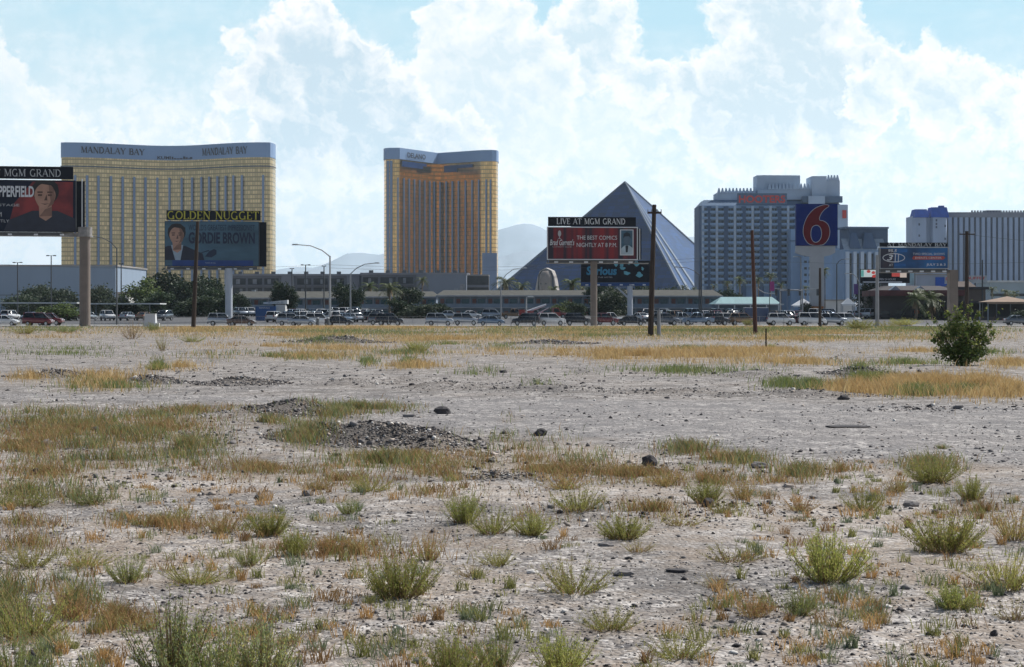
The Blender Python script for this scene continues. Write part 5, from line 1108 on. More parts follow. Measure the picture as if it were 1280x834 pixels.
# ================================================================ signs
steel = pm('sign_steel', (.10, .11, .12), .6, .15, 1); colm = pm('column_tan', (.20, .165, .14), .75, .1, .8); colw = pm('column_white', (.52, .55, .60), .6, .06, .8); catw = pm('catwalk', (.26, .25, .24), .7, .2, 2)
frm = pm('frame_white', (.66, .68, .70), .6, .05, 1); blk = pm('panel_black', (.010, .012, .020), .7, .1, .5, spec=.2); lett = pm('letter_white', (.66, .68, .70), .6, .03, 1)
navy = pm('panel_navy', (.014, .020, .040), .7, .15, .5, spec=.2); skin = pm('print_skin', (.42, .24, .17), .6, .12, .9); hair = pm('print_hair', (.02, .015, .015), .6)
def billboard(label, pxc, Y, base_px, px0, px1, topper, panel, colw_px, cmat, rz, arm=None, depth=1.1, backshift=1.0, cname='column'):
    """topper/panel: (top px, bottom px). local x along the face, origin at the column foot"""
    pxm = F/Y; r = empty('billboard', (X(pxc, Y), Y, 0), rz); tag(r, label, 'billboard'); k = 1/math.cos(rz)
    lx = lambda px: (px-pxc)/pxm*k
    lz = lambda py: Z(py, Y)
    a, b = lx(px0), lx(px1); c = (a+b)/2; w = b-a
    MB().cyl((0, .2, -.3), (0, .2, lz(panel[1])-.3), colw_px/2/pxm, None, 18).build(cname, cmat, r)
    MB().box((c, 0, lz(panel[1])), (w, .5, lz(panel[0])-lz(panel[1]))).build('panel', blk, r)
    MB().box((c+backshift, depth+.6, lz(panel[1])), (w, .3, lz(panel[0])-lz(panel[1]))).build('rear_panel', blk, r)
    z0 = lz(panel[1]); h = lz(panel[0])-z0
    mb = MB(); n = max(4, int(w/2.4))
    for i in range(n+1): x = a+w*i/n; mb.box((x, .42, z0-.5), (.12, .2, h+.5)); 
    mb.build('upright_frame', steel, r)
    mb = MB().box((c+.3, .75, z0-.62), (w+.8, 1.0, .14)); mb.build('catwalk', catw, r)
    MB().box((c, .55, z0-.50), (w*.96, .5, .44)).build('beam', steel, r)
    for i in range(6):
        x = a+w*(i+.5)/6; q = MB().tube([(x, -.1, z0-.5), (x, -1.3, z0-.45)], .035, 5).build('lamp_arm', catw, r)
        MB().box((x, -1.35, z0-.55), (.5, .28, .2)).build('floodlight', frm, q)
    if topper:
        ta, tb = lx(topper[2]), lx(topper[3]); MB().box(((ta+tb)/2, 0, lz(topper[1])), (tb-ta, .3, lz(topper[0])-lz(topper[1]))).build('topper_board', topper[4], r)
    def fr_(m, t=.14):
        mb = MB().box((c, -.30, z0-t), (w+2*t, .1, t)).box((c, -.30, z0+h), (w+2*t, .1, t)).box((a-t/2, -.30, z0), (t, .1, h)).box((b+t/2, -.30, z0), (t, .1, h)); return mb.build('frame', m, r)
    return r, lx, lz, a, b, z0, h, fr_
def clippoly(P_, x0, x1, z0, z1):
    for ax, v, sg in ((0, x0, 1), (0, x1, -1), (1, z0, 1), (1, z1, -1)):
        out = []
        for i in range(len(P_)):
            a, b = P_[i-1], P_[i]; ia, ib = (a[ax]-v)*sg >= 0, (b[ax]-v)*sg >= 0
            if ia != ib: t = (v-a[ax])/(b[ax]-a[ax]); out.append((a[0]+(b[0]-a[0])*t, a[1]+(b[1]-a[1])*t))
            if ib: out.append(b)
        P_ = out
        if len(P_) < 3: return []
    return P_
def art(r, name, m, polys, y, clip=None): 
    mb = MB()
    for p in polys:
        if clip: p = clippoly(p, *clip)
        if len(p) > 2: mb.flat(p, y)
    return mb.build(name, m, r) if mb.f else None
def quad(x0, x1, z0, z1): return [(x0, z0), (x1, z0), (x1, z1), (x0, z1)]
def ellp(cx, cz, rx, rz, n=22): return [(cx+rx*math.cos(2*math.pi*i/n), cz+rz*math.sin(2*math.pi*i/n)) for i in range(n)]
def portrait(r, cx, z0, s, y, skin_, hair_, coat, shirt=None, lean=0, clip=None):
    """printed picture of a man, s = height of the head"""
    art(r, 'printed_coat', coat, [[(cx-1.55*s, z0), (cx+1.5*s, z0), (cx+1.35*s, z0+.55*s), (cx+.45*s, z0+.95*s), (cx-.45*s, z0+.95*s), (cx-1.3*s, z0+.6*s)]], y, clip)
    if shirt: art(r, 'printed_shirt', shirt, [[(cx-.02*s, z0), (cx+.16*s, z0), (cx+.34*s, z0+1.0*s), (cx-.30*s, z0+1.0*s)]], y-.006, clip)
    art(r, 'printed_face', skin_, [[(cx-.2*s, z0+.72*s), (cx+.03*s, z0+.58*s), (cx+.25*s, z0+.74*s), (cx+.24*s, z0+1.2*s), (cx-.22*s, z0+1.2*s)]], y-.012, clip)
    h_ = art(r, 'printed_hair', hair_, [ellp(cx+lean, z0+1.66*s, .47*s, .48*s)], y-.016, clip)
    f_ = art(r, 'printed_face', skin_, [[(cx+.38*s*math.cos(t)*(1-.22*max(0, -math.sin(t))), z0+1.5*s+.53*s*math.sin(t)*(.86 if math.sin(t) > 0 else 1)) for t in [2*math.pi*i/26 for i in range(26)]]], y-.022, clip)
    dk = pm('print_shadow', (.10, .05, .035), .6); sh = pm('print_skin_dark', (.22, .12, .085), .6)
    art(r, 'printed_face_shade', sh, [[(cx+.12*s, z0+1.98*s), (cx+.30*s, z0+1.80*s), (cx+.37*s, z0+1.5*s), (cx+.30*s, z0+1.2*s), (cx+.08*s, z0+1.05*s), (cx+.20*s, z0+1.3*s), (cx+.16*s, z0+1.6*s)], [(cx-.2*s, z0+.74*s), (cx+.25*s, z0+.76*s), (cx+.24*s, z0+1.1*s), (cx, z0+1.0*s)]], y-.025, clip)  # printed shadow on one side of the face and on the neck
    art(r, 'printed_hair', hair_, [[(cx-.42*s, z0+1.55*s), (cx-.36*s, z0+1.86*s), (cx-.1*s, z0+1.93*s), (cx+.25*s, z0+1.88*s), (cx+.40*s, z0+1.55*s), (cx+.46*s, z0+1.9*s), (cx+.2*s, z0+2.12*s), (cx-.25*s, z0+2.10*s), (cx-.46*s, z0+1.85*s)]], y-.027, clip)
    art(r, 'printed_features', dk, [quad(cx-.27*s, cx-.08*s, z0+1.6*s, z0+1.66*s), quad(cx+.08*s, cx+.27*s, z0+1.6*s, z0+1.66*s), quad(cx-.25*s, cx-.10*s, z0+1.49*s, z0+1.56*s), quad(cx+.10*s, cx+.25*s, z0+1.49*s, z0+1.56*s), [(cx-.03*s, z0+1.33*s), (cx+.09*s, z0+1.33*s), (cx+.06*s, z0+1.56*s)]]+[[(cx-.16*s, z0+1.22*s), (cx, z0+1.17*s), (cx+.16*s, z0+1.22*s), (cx, z0+1.21*s)]], y-.030, clip)
# a: left
rz = math.radians(9)
r, lx, lz, a, b, z0, h, fr_ = billboard('large black and red billboard with a man in a black shirt, left edge', 106, 236, 408, -90, 95, None, (226, 290), 13.5, colm, rz, depth=.6, backshift=1.1)
MB().box(((lx(-80)+lx(92))/2, .1, lz(224.5)), (lx(92)-lx(-80), .3, lz(209)-lz(224.5))).build('topper_board', blk, r)
mb = MB(); serif(mb, 'LIVE AT MGM GRAND', lx(-36), lx(78), lz(221.5), lz(212.5), -.08, 0, .002, None, .85); mb.build('lettering', pm('letter_grey', (.45, .47, .48), .6), r)
pr = pm('poster_red', (.30, .035, .035), .6, .5, .35, col2=(.10, .014, .02)); Yy = -.26
art(r, 'poster_field', navy, [quad(a+.05, b-.05, z0+.05, z0+h-.05)], Yy)
art(r, 'poster_glow', pr, [[(lx(16), z0+h*.18), (lx(46), z0+h*.06), (lx(92), z0+.2), (lx(92), z0+h*.97), (lx(44), z0+h*.97), (lx(22), z0+h*.55)]], Yy-.006)
portrait(r, lx(58.5), z0-h*.10, h*.53, Yy-.02, skin, hair, pm('print_black', (.022, .026, .045), .6), lean=.1, clip=(a+.05, b-.05, z0+.05, z0+h-.05))
mb = MB(); text_fit(mb, 'COPPERFIELD', lx(-11), lx(45.5), lz(247.5), lz(233.5), Yy-.07, 0, .03); mb.build('lettering', lett, r)
mb = MB(); text_fit(mb, 'LIVE ON STAGE', lx(-30), lx(28), lz(259), lz(256), Yy-.07); text_fit(mb, '7PM', lx(-8), lx(7), lz(272), lz(266.5), Yy-.07); text_fit(mb, 'NIGHTLY', lx(-10), lx(16), lz(279), lz(275.5), Yy-.07); mb.build('small_lettering', MC['letter_grey'], r)
MB().cyl((0, .2, lz(296)), (0, .2, lz(284)), .95, None, 16).build('column_head', catw, r); MB().box((-1.2, .6, lz(296)), (3.6, .8, .5)).build('bracket', catw, r)
MB().box((lx(102), 1.1, z0), (.16, .3, h+.3)).build('corner_post', frm, r)
# b: golden lettered
rz = math.radians(7)
r, lx, lz, a, b, z0, h, fr_ = billboard('blue-grey billboard with a suited man, topped by a black board with yellow letters', 286, 285, 404, 208, 323, (263.5, 275.5, 210, 325, blk), (277, 333), 9, colw, rz, depth=.8, backshift=1.2)
pb = pm('poster_blue', (.055, .12, .17), .6, .25, .25, streak=(.5, 1, 2.0)); yl = pm('letter_yellow', (.42, .38, .03), .5, .2, 2)
mb = MB(); serif(mb, 'GOLDEN NUGGET', lx(211), lx(323.5), lz(274.5), lz(264.5), -.18, 0, .002, None, 1.0); mb.build('lettering', yl, r)
art(r, 'poster_field', pb, [quad(a+.05, b-.05, z0+.05, z0+h-.05)], Yy)
art(r, 'poster_strip', pm('poster_strip_blue', (.015, .05, .20), .6), [quad(a+1.2, b-.9, z0+.05, z0+h*.13)], Yy-.006)
portrait(r, lx(222.5), z0+h*.05, h*.42, Yy-.02, skin, hair, pm('print_suit', (.012, .016, .035), .6), pm('print_shirt', (.30, .38, .45), .6), clip=(a+.05, b, z0+h*.135, z0+h-.05))
din = pm('letter_navy', (.010, .022, .055), .6)
mb = MB(); text_fit(mb, "WORLD'S GREATEST IMPRESSIONIST", lx(237), lx(318), lz(288.5), lz(281), Yy-.07, 0, .0); mb.build('small_lettering', din, r)
mb = MB(); text_fit(mb, 'GORDIE BROWN', lx(237), lx(318), lz(305), lz(290.5), Yy-.07, 0, .035); mb.build('lettering', din, r)
art(r, 'printed_microphone', din, [[(lx(257), lz(321)), (lx(262), lz(314.5)), (lx(268), lz(311.5)), (lx(271), lz(313)), (lx(271), lz(318)), (lx(265), lz(322))], [(lx(248), lz(318)), (lx(248.5), lz(317.3)), (lx(262), lz(312.5)), (lx(262), lz(314))]], Yy-.07)
mb = MB(); text_fit(mb, 'TICKETS ON SALE', lx(257), lx(270), lz(329.7), lz(328), Yy-.07); mb.build('small_lettering', MC['print_shirt'], r)
# c: centre
rz = math.radians(5)
r, lx, lz, a, b, z0, h, fr_ = billboard('black and red striped billboard in the centre with a framed photograph at right', 742.5, 240, 407, 684.5, 796, (271.5, 283, 685, 795, blk), (285, 324), 8.5, colm, rz, depth=.9, backshift=.9)
fr_(frm, .13); curt = pm('poster_curtain', (.018, .012, .028), .6, .5, .9, col2=(.26, .014, .02), streak=(1.5, 1, .02), detail=2)
art(r, 'poster_curtain', curt, [quad(a+.03, b-.03, z0+.03, z0+h-.03)], Yy)
mb = MB(); serif(mb, 'LIVE AT MGM GRAND', lx(695.5), lx(782), lz(280.5), lz(273.3), -.18, 0, .002, None, 1.0); mb.build('lettering', lett, r)
mb = MB(); text_fit(mb, 'THE BEST COMICS', lx(720.5), lx(771), lz(299.8), lz(294.8), Yy-.05, 0, .0); text_fit(mb, 'NIGHTLY AT 8 P.M.', lx(720.5), lx(771), lz(309), lz(303.8), Yy-.05, 0, .0); mb.build('lettering', lett, r)
mb = MB(); text_fit(mb, "Brad Garrett's", lx(687), lx(717.5), lz(307), lz(299.5), Yy-.05, 0, .01, .25); mb.build('script_lettering', lett, r)
mb = MB(); text_fit(mb, 'COMEDY CLUB', lx(690), lx(714), lz(309.5), lz(308.3), Yy-.05); mb.build('small_lettering', MC['letter_grey'], r)
art(r, 'printed_microphone', MC['letter_grey'], [ellp(lx(699), lz(292.3), .22, .42), quad(lx(698.5), lx(699.5), lz(298.4), lz(296)), quad(lx(697), lx(701), lz(298.8), lz(298.2))], Yy-.05)
q = MB().box((lx(783.2), -.31, lz(319.3)), (lx(791.8)-lx(774.8), .06, lz(287)-lz(319.3))).build('picture_frame', frm, r)
bluep = pm('photo_blue', (.05, .12, .18), .6, .4, .8); a2, b2 = lx(776), lx(790.6); zA, zB = lz(318.3), lz(288)
art(r, 'photo', bluep, [quad(a2, b2, zA, zB)], -.345); pc = (a2+b2)/2

art(r, 'printed_coat', pm('photo_shirt', (.40, .50, .56), .6), [[(a2, zA), (b2, zA), (b2, zA+.9), (pc+.3, zA+1.25), (pc-.3, zA+1.25), (a2, zA+.8)]], -.352)
art(r, 'printed_face', pm('photo_face', (.08, .13, .18), .6), [[(pc+.48*math.cos(t), zA+2.05+.85*math.sin(t)) for t in [math.pi*2*i/20 for i in range(20)]]], -.358)
art(r, 'printed_hair', pm('photo_hair', (.012, .022, .035), .6), [[(pc-.5, zA+2.2), (pc-.3, zA+2.45), (pc+.3, zA+2.5), (pc+.5, zA+2.2), (pc+.45, zA+2.85), (pc, zA+3.05), (pc-.45, zA+2.85)], [(pc-.15, zA+.3), (pc+.12, zA+.3), (pc+.2, zA+1.2), (pc-.2, zA+1.2)]], -.364)
MB().box((lx(788), .9, z0-.62), ((812-764)/F*240, 1.0, .14)).build('catwalk', catw, r); MB().box((lx(802), 1.4, z0), (.14, .14, h)).build('corner_post', frm, r)
# d: dark sign behind
r, lx, lz, a, b, z0, h, fr_ = billboard('dark billboard with cyan writing and pale blue scraps behind the centre billboard', 787.5, 300, 404, 726.5, 812, None, (326, 353), 6.8, colw, math.radians(-2), depth=.6, backshift=.6)
cy = pm('letter_cyan', (.03, .22, .36), .5); cy2 = pm('scrap_cyan', (.14, .42, .50), .5)
mb = MB(); text_fit(mb, 'Serious', lx(733), lx(771), lz(344), lz(333), Yy-.03, 0, .04, .1); mb.build('lettering', cy, r)
mb = MB(); text_fit(mb, 'AT THE HOTEL', lx(742), lx(766), lz(347.5), lz(346), Yy-.03); mb.build('small_lettering', MC['letter_grey'], r)
for px, py, rx, rz_ in ((770, 329.5, .30, .45), (778, 335.5, .45, .30), (777, 332.5, .28, .55), (783, 341.5, .55, .32), (786, 329, .35, .22), (795.5, 329.5, .42, .42), (799, 343.5, .55, .40), (803, 336, .2, .3)):
    t0 = random.uniform(0, 3); pts = [(lx(px)+rx*math.cos(t)*(1+.3*math.sin(3*t+t0)), lz(py)+rz_*math.sin(t)*(1+.3*math.cos(2*t+t0))) for t in [2*math.pi*i/12 for i in range(12)]]
    art(r, 'printed_scrap', cy2, [pts], Yy-.03)
MB().box((lx(769), 0, lz(357.5)), (lx(812)-lx(726.5), .5, lz(353.4)-lz(357.5))).build('blue_apron', pm('apron_blue', (.02, .07, .22), .6), r)
mb = MB().cyl((lx(787), .2, lz(374)), (lx(771), .2, lz(359)), .18, .14, 8); mb.build('brace', colw, r)
# e: right
r, lx, lz, a, b, z0, h, fr_ = billboard('blue billboard with a white oval emblem in front of the castle tower at the right', 1192, 240, 407, 1099, 1184, (303.5, 308.6, 1099, 1184, blk), (310, 335.5), .1, colm, math.radians(2), depth=.5, backshift=.5)
MB().box((0, .5, 0), (1.15, 1.3, lz(337.5))).build('square_column', colm, r); MB().box((lx(1150), .9, lz(341)), (lx(1196)-lx(1104), 1.1, .4)).build('arm_beam', catw, r)
fr_(MC['letter_grey'], .09)
po = pm('poster_bluegrad', (.012, .03, .08), .6, .3, .22, col2=(.02, .16, .42)); art(r, 'poster_field', po, [quad(a, b, z0, z0+h)], Yy)
art(r, 'poster_dark_side', pm('poster_dusk', (.05, .035, .05), .6, .4, .6, col2=(.02, .03, .06)), [quad(a, lx(1116), z0, z0+h*.95)], Yy-.005)
mb = MB(); serif(mb, 'AT MANDALAY BAY', lx(1108), lx(1183), lz(308.2), lz(304), -.18, 0, .002, None, 1.2); mb.build('lettering', MC['letter_grey'], r)
mb = MB(); text_fit(mb, 'TWO SPECIAL SHOWS', lx(1140), lx(1180), lz(319), lz(316.3), Yy-.03); text_fit(mb, 'JULY 2 & 3', lx(1157), lx(1181), lz(333), lz(329.5), Yy-.03, 0, .02); text_fit(mb, '95.5', lx(1109), lx(1120), lz(315.5), lz(311.8), Yy-.03, 0, .02, .2); text_fit(mb, 'AT', lx(1110), lx(1115), lz(333), lz(330), Yy-.03); mb.build('lettering', lett, r)
art(r, 'printed_band', pm('band_red', (.42, .07, .05), .6), [[(lx(1139), lz(323.4)), (lx(1141), lz(324.8)), (lx(1178), lz(324.8)), (lx(1181), lz(322.3)), (lx(1178), lz(320.2)), (lx(1141), lz(320.2))]], Yy-.02)
mb = MB(); text_fit(mb, 'EVENTS CENTER', lx(1143), lx(1176), lz(323.8), lz(321.3), Yy-.04); mb.build('small_lettering', lett, r)
art(r, 'printed_blue_patch', pm('patch_blue', (.02, .13, .38), .6), [quad(lx(1121), lx(1133), lz(315.5), lz(311.8)), quad(lx(1117), lx(1131), lz(333), lz(330))], Yy-.02)
mb = MB(); n_ = 26; cxl, czl, RX, RZ = lx(1116), lz(322.5), 1.55, .62
oc = [(cxl+RX*math.cos(t), czl+RZ*math.sin(t)) for t in [2*math.pi*i/n_ for i in range(n_)]]; ic = [(cxl+(RX-.11)*math.cos(t), czl+(RZ-.11)*math.sin(t)) for t in [2*math.pi*i/n_ for i in range(n_)]]
for i in range(n_): mb.flat([oc[i], oc[(i+1) % n_], ic[(i+1) % n_], ic[i]], Yy-.03)
text_fit(mb, '3', cxl-.95, cxl-.1, czl-.38, czl+.42, Yy-.035, 0, .02, .3); text_fit(mb, '11', cxl+.12, cxl+.72, czl-.62, czl+.5, Yy-.035, 0, .02, .1); mb.build('emblem', lett, r)
# square sign with the 6
Y = 330; pxm = F/Y; r = empty('square_sign', (X(1021, Y), Y, 0), math.radians(-3)); tag(r, 'square blue sign with a huge red 6 on a broad white pillar', 'sign'); lx = lambda px: (px-1021)/pxm; lz = lambda py: Z(py, Y)
b6 = pm('sign_deep_blue', (.002, .020, .17), .6, .08, .5, spec=.15); r6 = pm('six_red', (.16, .004, .010), .6, .06, 1, spec=.15); pil = pm('pillar_white', (.50, .50, .50), .75, .06, .5)
MB().box((lx(1020.5), 0, lz(307.3)), (lx(1046.5)-lx(995), 1.5, lz(255.2)-lz(307.3))).build('panel', b6, r)
MB().prism_y([(lx(995), lz(307.4)), (lx(994.5), lz(316)), (lx(1003), lz(319)), (lx(1012.5), lz(321)), (lx(1012.5), 0), (lx(1029.5), 0), (lx(1029.5), lz(321)), (lx(1038), lz(319)), (lx(1043.5), lz(316)), (lx(1043.5), lz(307.4))], -.55, .9).build('pillar', pil, r)
def six(off):
    outer = [(1036.2, 257.8), (1029.5, 262), (1024.3, 269), (1022.8, 276.3), (1028.5, 276.3), (1034.5, 281), (1036.6, 289), (1035.6, 297), (1031.5, 303.5), (1026.8, 306.8), (1012.5, 306.8), (1006.5, 301), (1003.3, 292), (1004.3, 281), (1009.5, 269.5), (1017.5, 261), (1027, 257), (1033, 256.3)]
    inner = [(1019.8, 281), (1024.8, 283.5), (1027, 291), (1025.8, 299), (1021, 303.8), (1015.8, 303), (1012.8, 297.5), (1012.6, 289.5), (1014.5, 283.5)]
    def grow(P_, d, cen):
        out = []; n = len(P_)
        for i in range(n):
            a = Vector(P_[i-1]); b = Vector(P_[(i+1) % n]); t = (b-a).normalized(); nrm = Vector((t.y, -t.x)); p = Vector(P_[i])
            out.append(tuple(p+nrm*d))
        return out
    return outer, inner, grow
outer, inner, grow = six(0)
def fillring(mb, o_, i_, y):
    import bmesh; from mathutils.geometry import tessellate_polygon
    A = [Vector((lx(p[0]), lz(p[1]), 0)) for p in o_]; B = [Vector((lx(p[0]), lz(p[1]), 0)) for p in i_]; tr = tessellate_polygon([A, B]); al = A+B
    mb.add([(v.x, y, v.y) for v in al], [tuple(t) for t in tr])
def area(P_): return sum(P_[i-1][0]*P_[i][1]-P_[i][0]*P_[i-1][1] for i in range(len(P_)))
def smoothp(P_, n=2):
    for _ in range(n): P_ = [q for i in range(len(P_)) for q in ((P_[i-1][0]*.75+P_[i][0]*.25, P_[i-1][1]*.75+P_[i][1]*.25), (P_[i-1][0]*.25+P_[i][0]*.75, P_[i-1][1]*.25+P_[i][1]*.75))]
    return P_
outer = smoothp(outer); inner = smoothp(inner)
so_ = 1 if area(outer) > 0 else -1; si_ = 1 if area(inner) > 0 else -1
og = [(p[0], min(307.0, p[1])) for p in grow(outer, .55*so_, None)]
mb = MB(); fillring(mb, og, grow(inner, -.6*si_, None), -.79); mb.build('numeral_outline', lett, r)
mb = MB(); fillring(mb, outer, inner, -.81); mb.build('numeral', r6, r)
MB().box((lx(1021), -.8, lz(389)), (lx(1029)-lx(1014), .5, lz(383)-lz(389))).build('orange_board', pm('orange_board', (.40, .16, .05), .7), r)
# LED screens right
Y = 330; r = empty('screen_sign', (X(1106, Y), Y, 0)); pxm = F/Y; tag(r, 'lit colourful screen sign beneath the blue billboard at the right', 'sign'); lx = lambda px: (px-1106)/pxm; lz = lambda py: Z(py, Y)
MB().box((0, 0, lz(354)), (lx(1136)-lx(1075), 1.0, lz(336.5)-lz(354))).build('cabinet', blk, r); MB().box((0, .1, 0), (1.2, .9, lz(354))).build('post', steel, r); MB().box((lx(1102), -.7, lz(353.6)), (lx(1128)-lx(1079), .1, .25)).build('trim', frm, r)
scr = [('screen_white', (.55, .62, .60), 1075.5, 1095, 346.5, 337.5), ('screen_red', (.45, .06, .05), 1114, 1124, 346, 341.5), ('screen_cream', (.60, .50, .42), 1124.2, 1132.5, 347, 341.5), ('screen_teal', (.10, .34, .30), 1075.6, 1079, 346, 338)]
for i, (n_, c_, p0_, p1_, q0, q1) in enumerate(scr): art(r, 'screen_panel', emitm(n_, c_, .5), [quad(lx(p0_), lx(p1_), lz(q0), lz(q1))], -.52-.01*i)
for px, py in ((1085, 339.5), (1091, 341), (1094, 345), (1091.5, 345.5)): art(r, 'screen_patch', MC['screen_red'], [ellp(lx(px), lz(py), .35, .28)], -.57)
mb = MB(); text_fit(mb, 'OPEN 24 HOURS', lx(1097), lx(1119), lz(350.5), lz(348), -.53); mb.build('lettering', lett, r)
r = empty('banner_sign', (X(1139, 335), 335, 0)); tag(r, 'narrow upright pale cyan sign right of the lit screen', 'sign'); Y = 335
MB().box((0, 0, Z(356, Y)), (1.0, .4, Z(341, Y)-Z(356, Y))).build('panel', pm('pale_cyan', (.45, .62, .66), .5), r); MB().cyl((.7, 0, 0), (.7, 0, Z(340, Y)), .09, .09, 6).build('post', steel, r)
for px, py, w_, h_, tx_, lab in ((1220, 349, 27, 9, 'BUFFET', 'white signboard with red letters in front of the striped hotel'), (1213, 361, 20, 5, 'CASINO', 'lower white signboard with red letters behind the right utility pole'), (1187, 350, 12, 10, 'BAR', 'white and red sign beside the billboard column at the right')):
    Yq = 380; r = empty('signboard', (X(px, Yq), Yq, 0)); tag(r, lab, 'sign'); w = w_/F*Yq; hh = h_/F*Yq; zc = Z(py, Yq)
    MB().box((0, 0, zc-hh/2), (w, .3, hh)).build('panel', MC['letter_grey'], r); MB().cyl((0, .3, 0), (0, .3, zc), .12, .12, 6).build('post', steel, r)
    mb = MB(); text_fit(mb, tx_, -w*.42, w*.42, zc-hh*.05, zc+hh*.32, -.16, 0, .02); mb.build('lettering', red, r)
# blue trailer sign by the car park
Y = 300; r = empty('kiosk', (X(340, Y), Y, 0)); tag(r, 'blue booth with a sloping white roof panel among the parked cars', 'kiosk'); pxm = F/Y; lx = lambda px: (px-340)/pxm; lz = lambda py: Z(py, Y)
MB().box((lx(333), 0, .4), (lx(346)-lx(321), 2, lz(383)-.4)).build('wall', pm('kiosk_blue', (.02, .09, .26), .5), r); mb = MB().prism_y([(lx(329), lz(380)), (lx(359), lz(380)), (lx(359), lz(375)), (lx(329), lz(378))], .2, 2); mb.build('roof_board', MC['white_trim'], r)
mb = MB(); text_fit(mb, 'RENTALS', lx(325), lx(338), lz(386), lz(384), -1.03); mb.build('lettering', lett, r); mb = MB(); text_fit(mb, 'AUTO SALES', lx(335), lx(354), lz(379.3), lz(377.3), .17); mb.build('lettering', blueS, r)
MB().box((lx(351), .6, .2), (lx(358)-lx(346), 2, lz(381)-.2)).build('cabin', MC['white_wall'], r)
# white box by the lot's edge
x, y, z = gpt(207, 408); r = empty('white_cabinet', (x, 228, 0)); tag(r, 'white tapering cabinet standing at the lot edge by the left utility pole', 'cabinet'); Y = 228; w = 15/F*Y
MB().box((0, 0, -.1), (w, 1.2, Z(393, Y)+.1), top=.86).build('body', pm('cabinet_white', (.62, .64, .66), .6, .05, 1), r); MB().box((0, 0, Z(393, Y)), (w*.9, 1.1, .08)).build('lid', MC['white_trim'], r); MB().box((.9, -.5, 0), (.7, .5, .5)).build('meter_box', MC['white_trim'], r)

# ================================================================ poles, lamps, wires
wood = pm('pole_wood', (.05, .034, .026), .9, .3, 1.5, streak=(4, 4, .3), bump=.01); woodr = pm('pole_red_wood', (.085, .038, .028), .9, .3, 1.5, streak=(4, 4, .3)); gal = pm('galvanised', (.30, .31, .32), .5, .1, 1); dks = pm('lamp_dark', (.07, .075, .08), .6)
def upole(px, top, base, wpx, m, lab, arms=(), lean=0.0, Y=None):
    Y = Y or Yof(base); x = X(px, Y); z = float(gz(x, Y)) if Y < 235 else 0; H = Z(top, Y)-z; w = wpx/F*Y/2
    r = empty('utility_pole', (x, Y, z)); tag(r, lab, 'utility pole')
    MB().tube([(0, 0, -.4), (lean*H*.5, 0, H*.5), (lean*H, 0, H)], [w*1.15, w, w*.8], 10).build('pole', m, r)
    for dz, wd in arms:
        q = MB().box((lean*H, -.2, H-dz), (wd, .14, .16)).build('crossarm', m, r)
        for s_ in (-.47, -.2, .2, .47): MB().cyl((lean*H+wd*s_, -.2, H-dz+.16), (lean*H+wd*s_, -.2, H-dz+.36), .05, .035, 6).build('insulator', gal, q)
    return (x+lean*H, Y, z+H)
P1 = upole(241.5, 277, 411, 5, wood, 'dark wooden pole before the blue-grey billboard', lean=.042)
P2 = upole(813, 256, 420, 6.5, wood, 'tallest wooden pole with a crossarm before the glass pyramid', [(.75, 1.15)], lean=.03)
P3 = upole(944.5, 288, 417, 5, woodr, 'leaning reddish wooden pole before the white hotel', lean=-.035)
P4 = upole(1025, 335, 409, 3.5, wood, 'short dark wooden pole before the white sign pillar')
P5 = upole(1208.5, 289, 404, 5, wood, 'wooden pole with a crossarm behind the leafy bush', [(.5, 2.0)], Y=232)
P6 = upole(1096.5, 319, 408, 4.5, gal, 'grey steel pole left of the blue billboard', Y=234)
P7 = upole(1228, 325, 400, 2, dks, 'thin dark pole in front of the striped hotel', Y=330)
P8 = upole(823.5, 388, 420, 5, gal, 'stubby grey post at the foot of the tallest wooden pole', Y=144.5)
r_ = upole(876.5, 322, 404, 2.2, dks, 'thin dark pole at the left edge of the white hotel', Y=300)
def lamp(px, top, Y, armx, armz, lab, wpx=2, m=gal, twin=False, side=None):
    x = X(px, Y); H = Z(top, Y); pxm = F/Y; r = empty('street_lamp', (x, Y, 0)); tag(r, lab, 'street lamp'); w = wpx/2/pxm
    MB().tube([(0, 0, 0), (0, 0, H)], [w*1.2, w*.8], 8).build('pole', m, r)
    if twin:
        MB().box((0, 0, H), (2*armx/pxm, .12, .1)).build('arm', m, r)
        for s_ in (-1, 1): MB().box((s_*armx/pxm*.8, 0, H-.05), (armx/pxm*.55, .4, .22)).build('lamp_head', m, r)
    else:
        L_ = armx/pxm; dz = armz/pxm; pts = [(0, 0, H-.1), (L_*.25, 0, H+dz*.5), (L_*.6, 0, H+dz*.9), (L_, 0, H+dz)]
        MB().tube(pts, [w*.7, w*.6, w*.5, w*.45], 6).build('arm', m, r)
        MB().box((L_+(.4 if L_ > 0 else -.4), 0, H+dz-.08), (1.0, .35, .2), top=.7).build('lamp_head', pm('lamp_glass', (.5, .52, .52), .4), r)
lamp(412.5, 320, 250, -40, 14, 'tall galvanised lamp with a long arm reaching left over the parked cars', 2.4)
lamp(438, 342, 290, 30, 13, 'galvanised lamp with an arm reaching right before the dark apartments')
lamp(146, 310, 262, -30, 14, 'curved lamp before the gold hotel reaching left toward the billboard column', 2, dks)
lamp(626, 352, 280, 26, 17, 'lamp arm rising right at the foot of the pyramid left slope', 1.6)
lamp(658, 372, 262, 2, 1, 'short white post lamp before the motel', 1.8)
lamp(874, 343, 300, -26, 9, 'lamp reaching left across the bright pyramid face', 1.6, dks)
lamp(1001, 322, 330, -4, 1, 'slim lamp pole left of the white sign pillar', 1.6)
lamp(1046, 330, 320, 10, 6, 'lamp with a short arm right of the white sign pillar', 1.6, dks)
lamp(1074, 352, 310, -12, 10, 'lamp reaching left beside the lit screen', 1.6)
lamp(945, 358, 300, 17, -9, 'lamp arm near the magenta banner', 1.6)
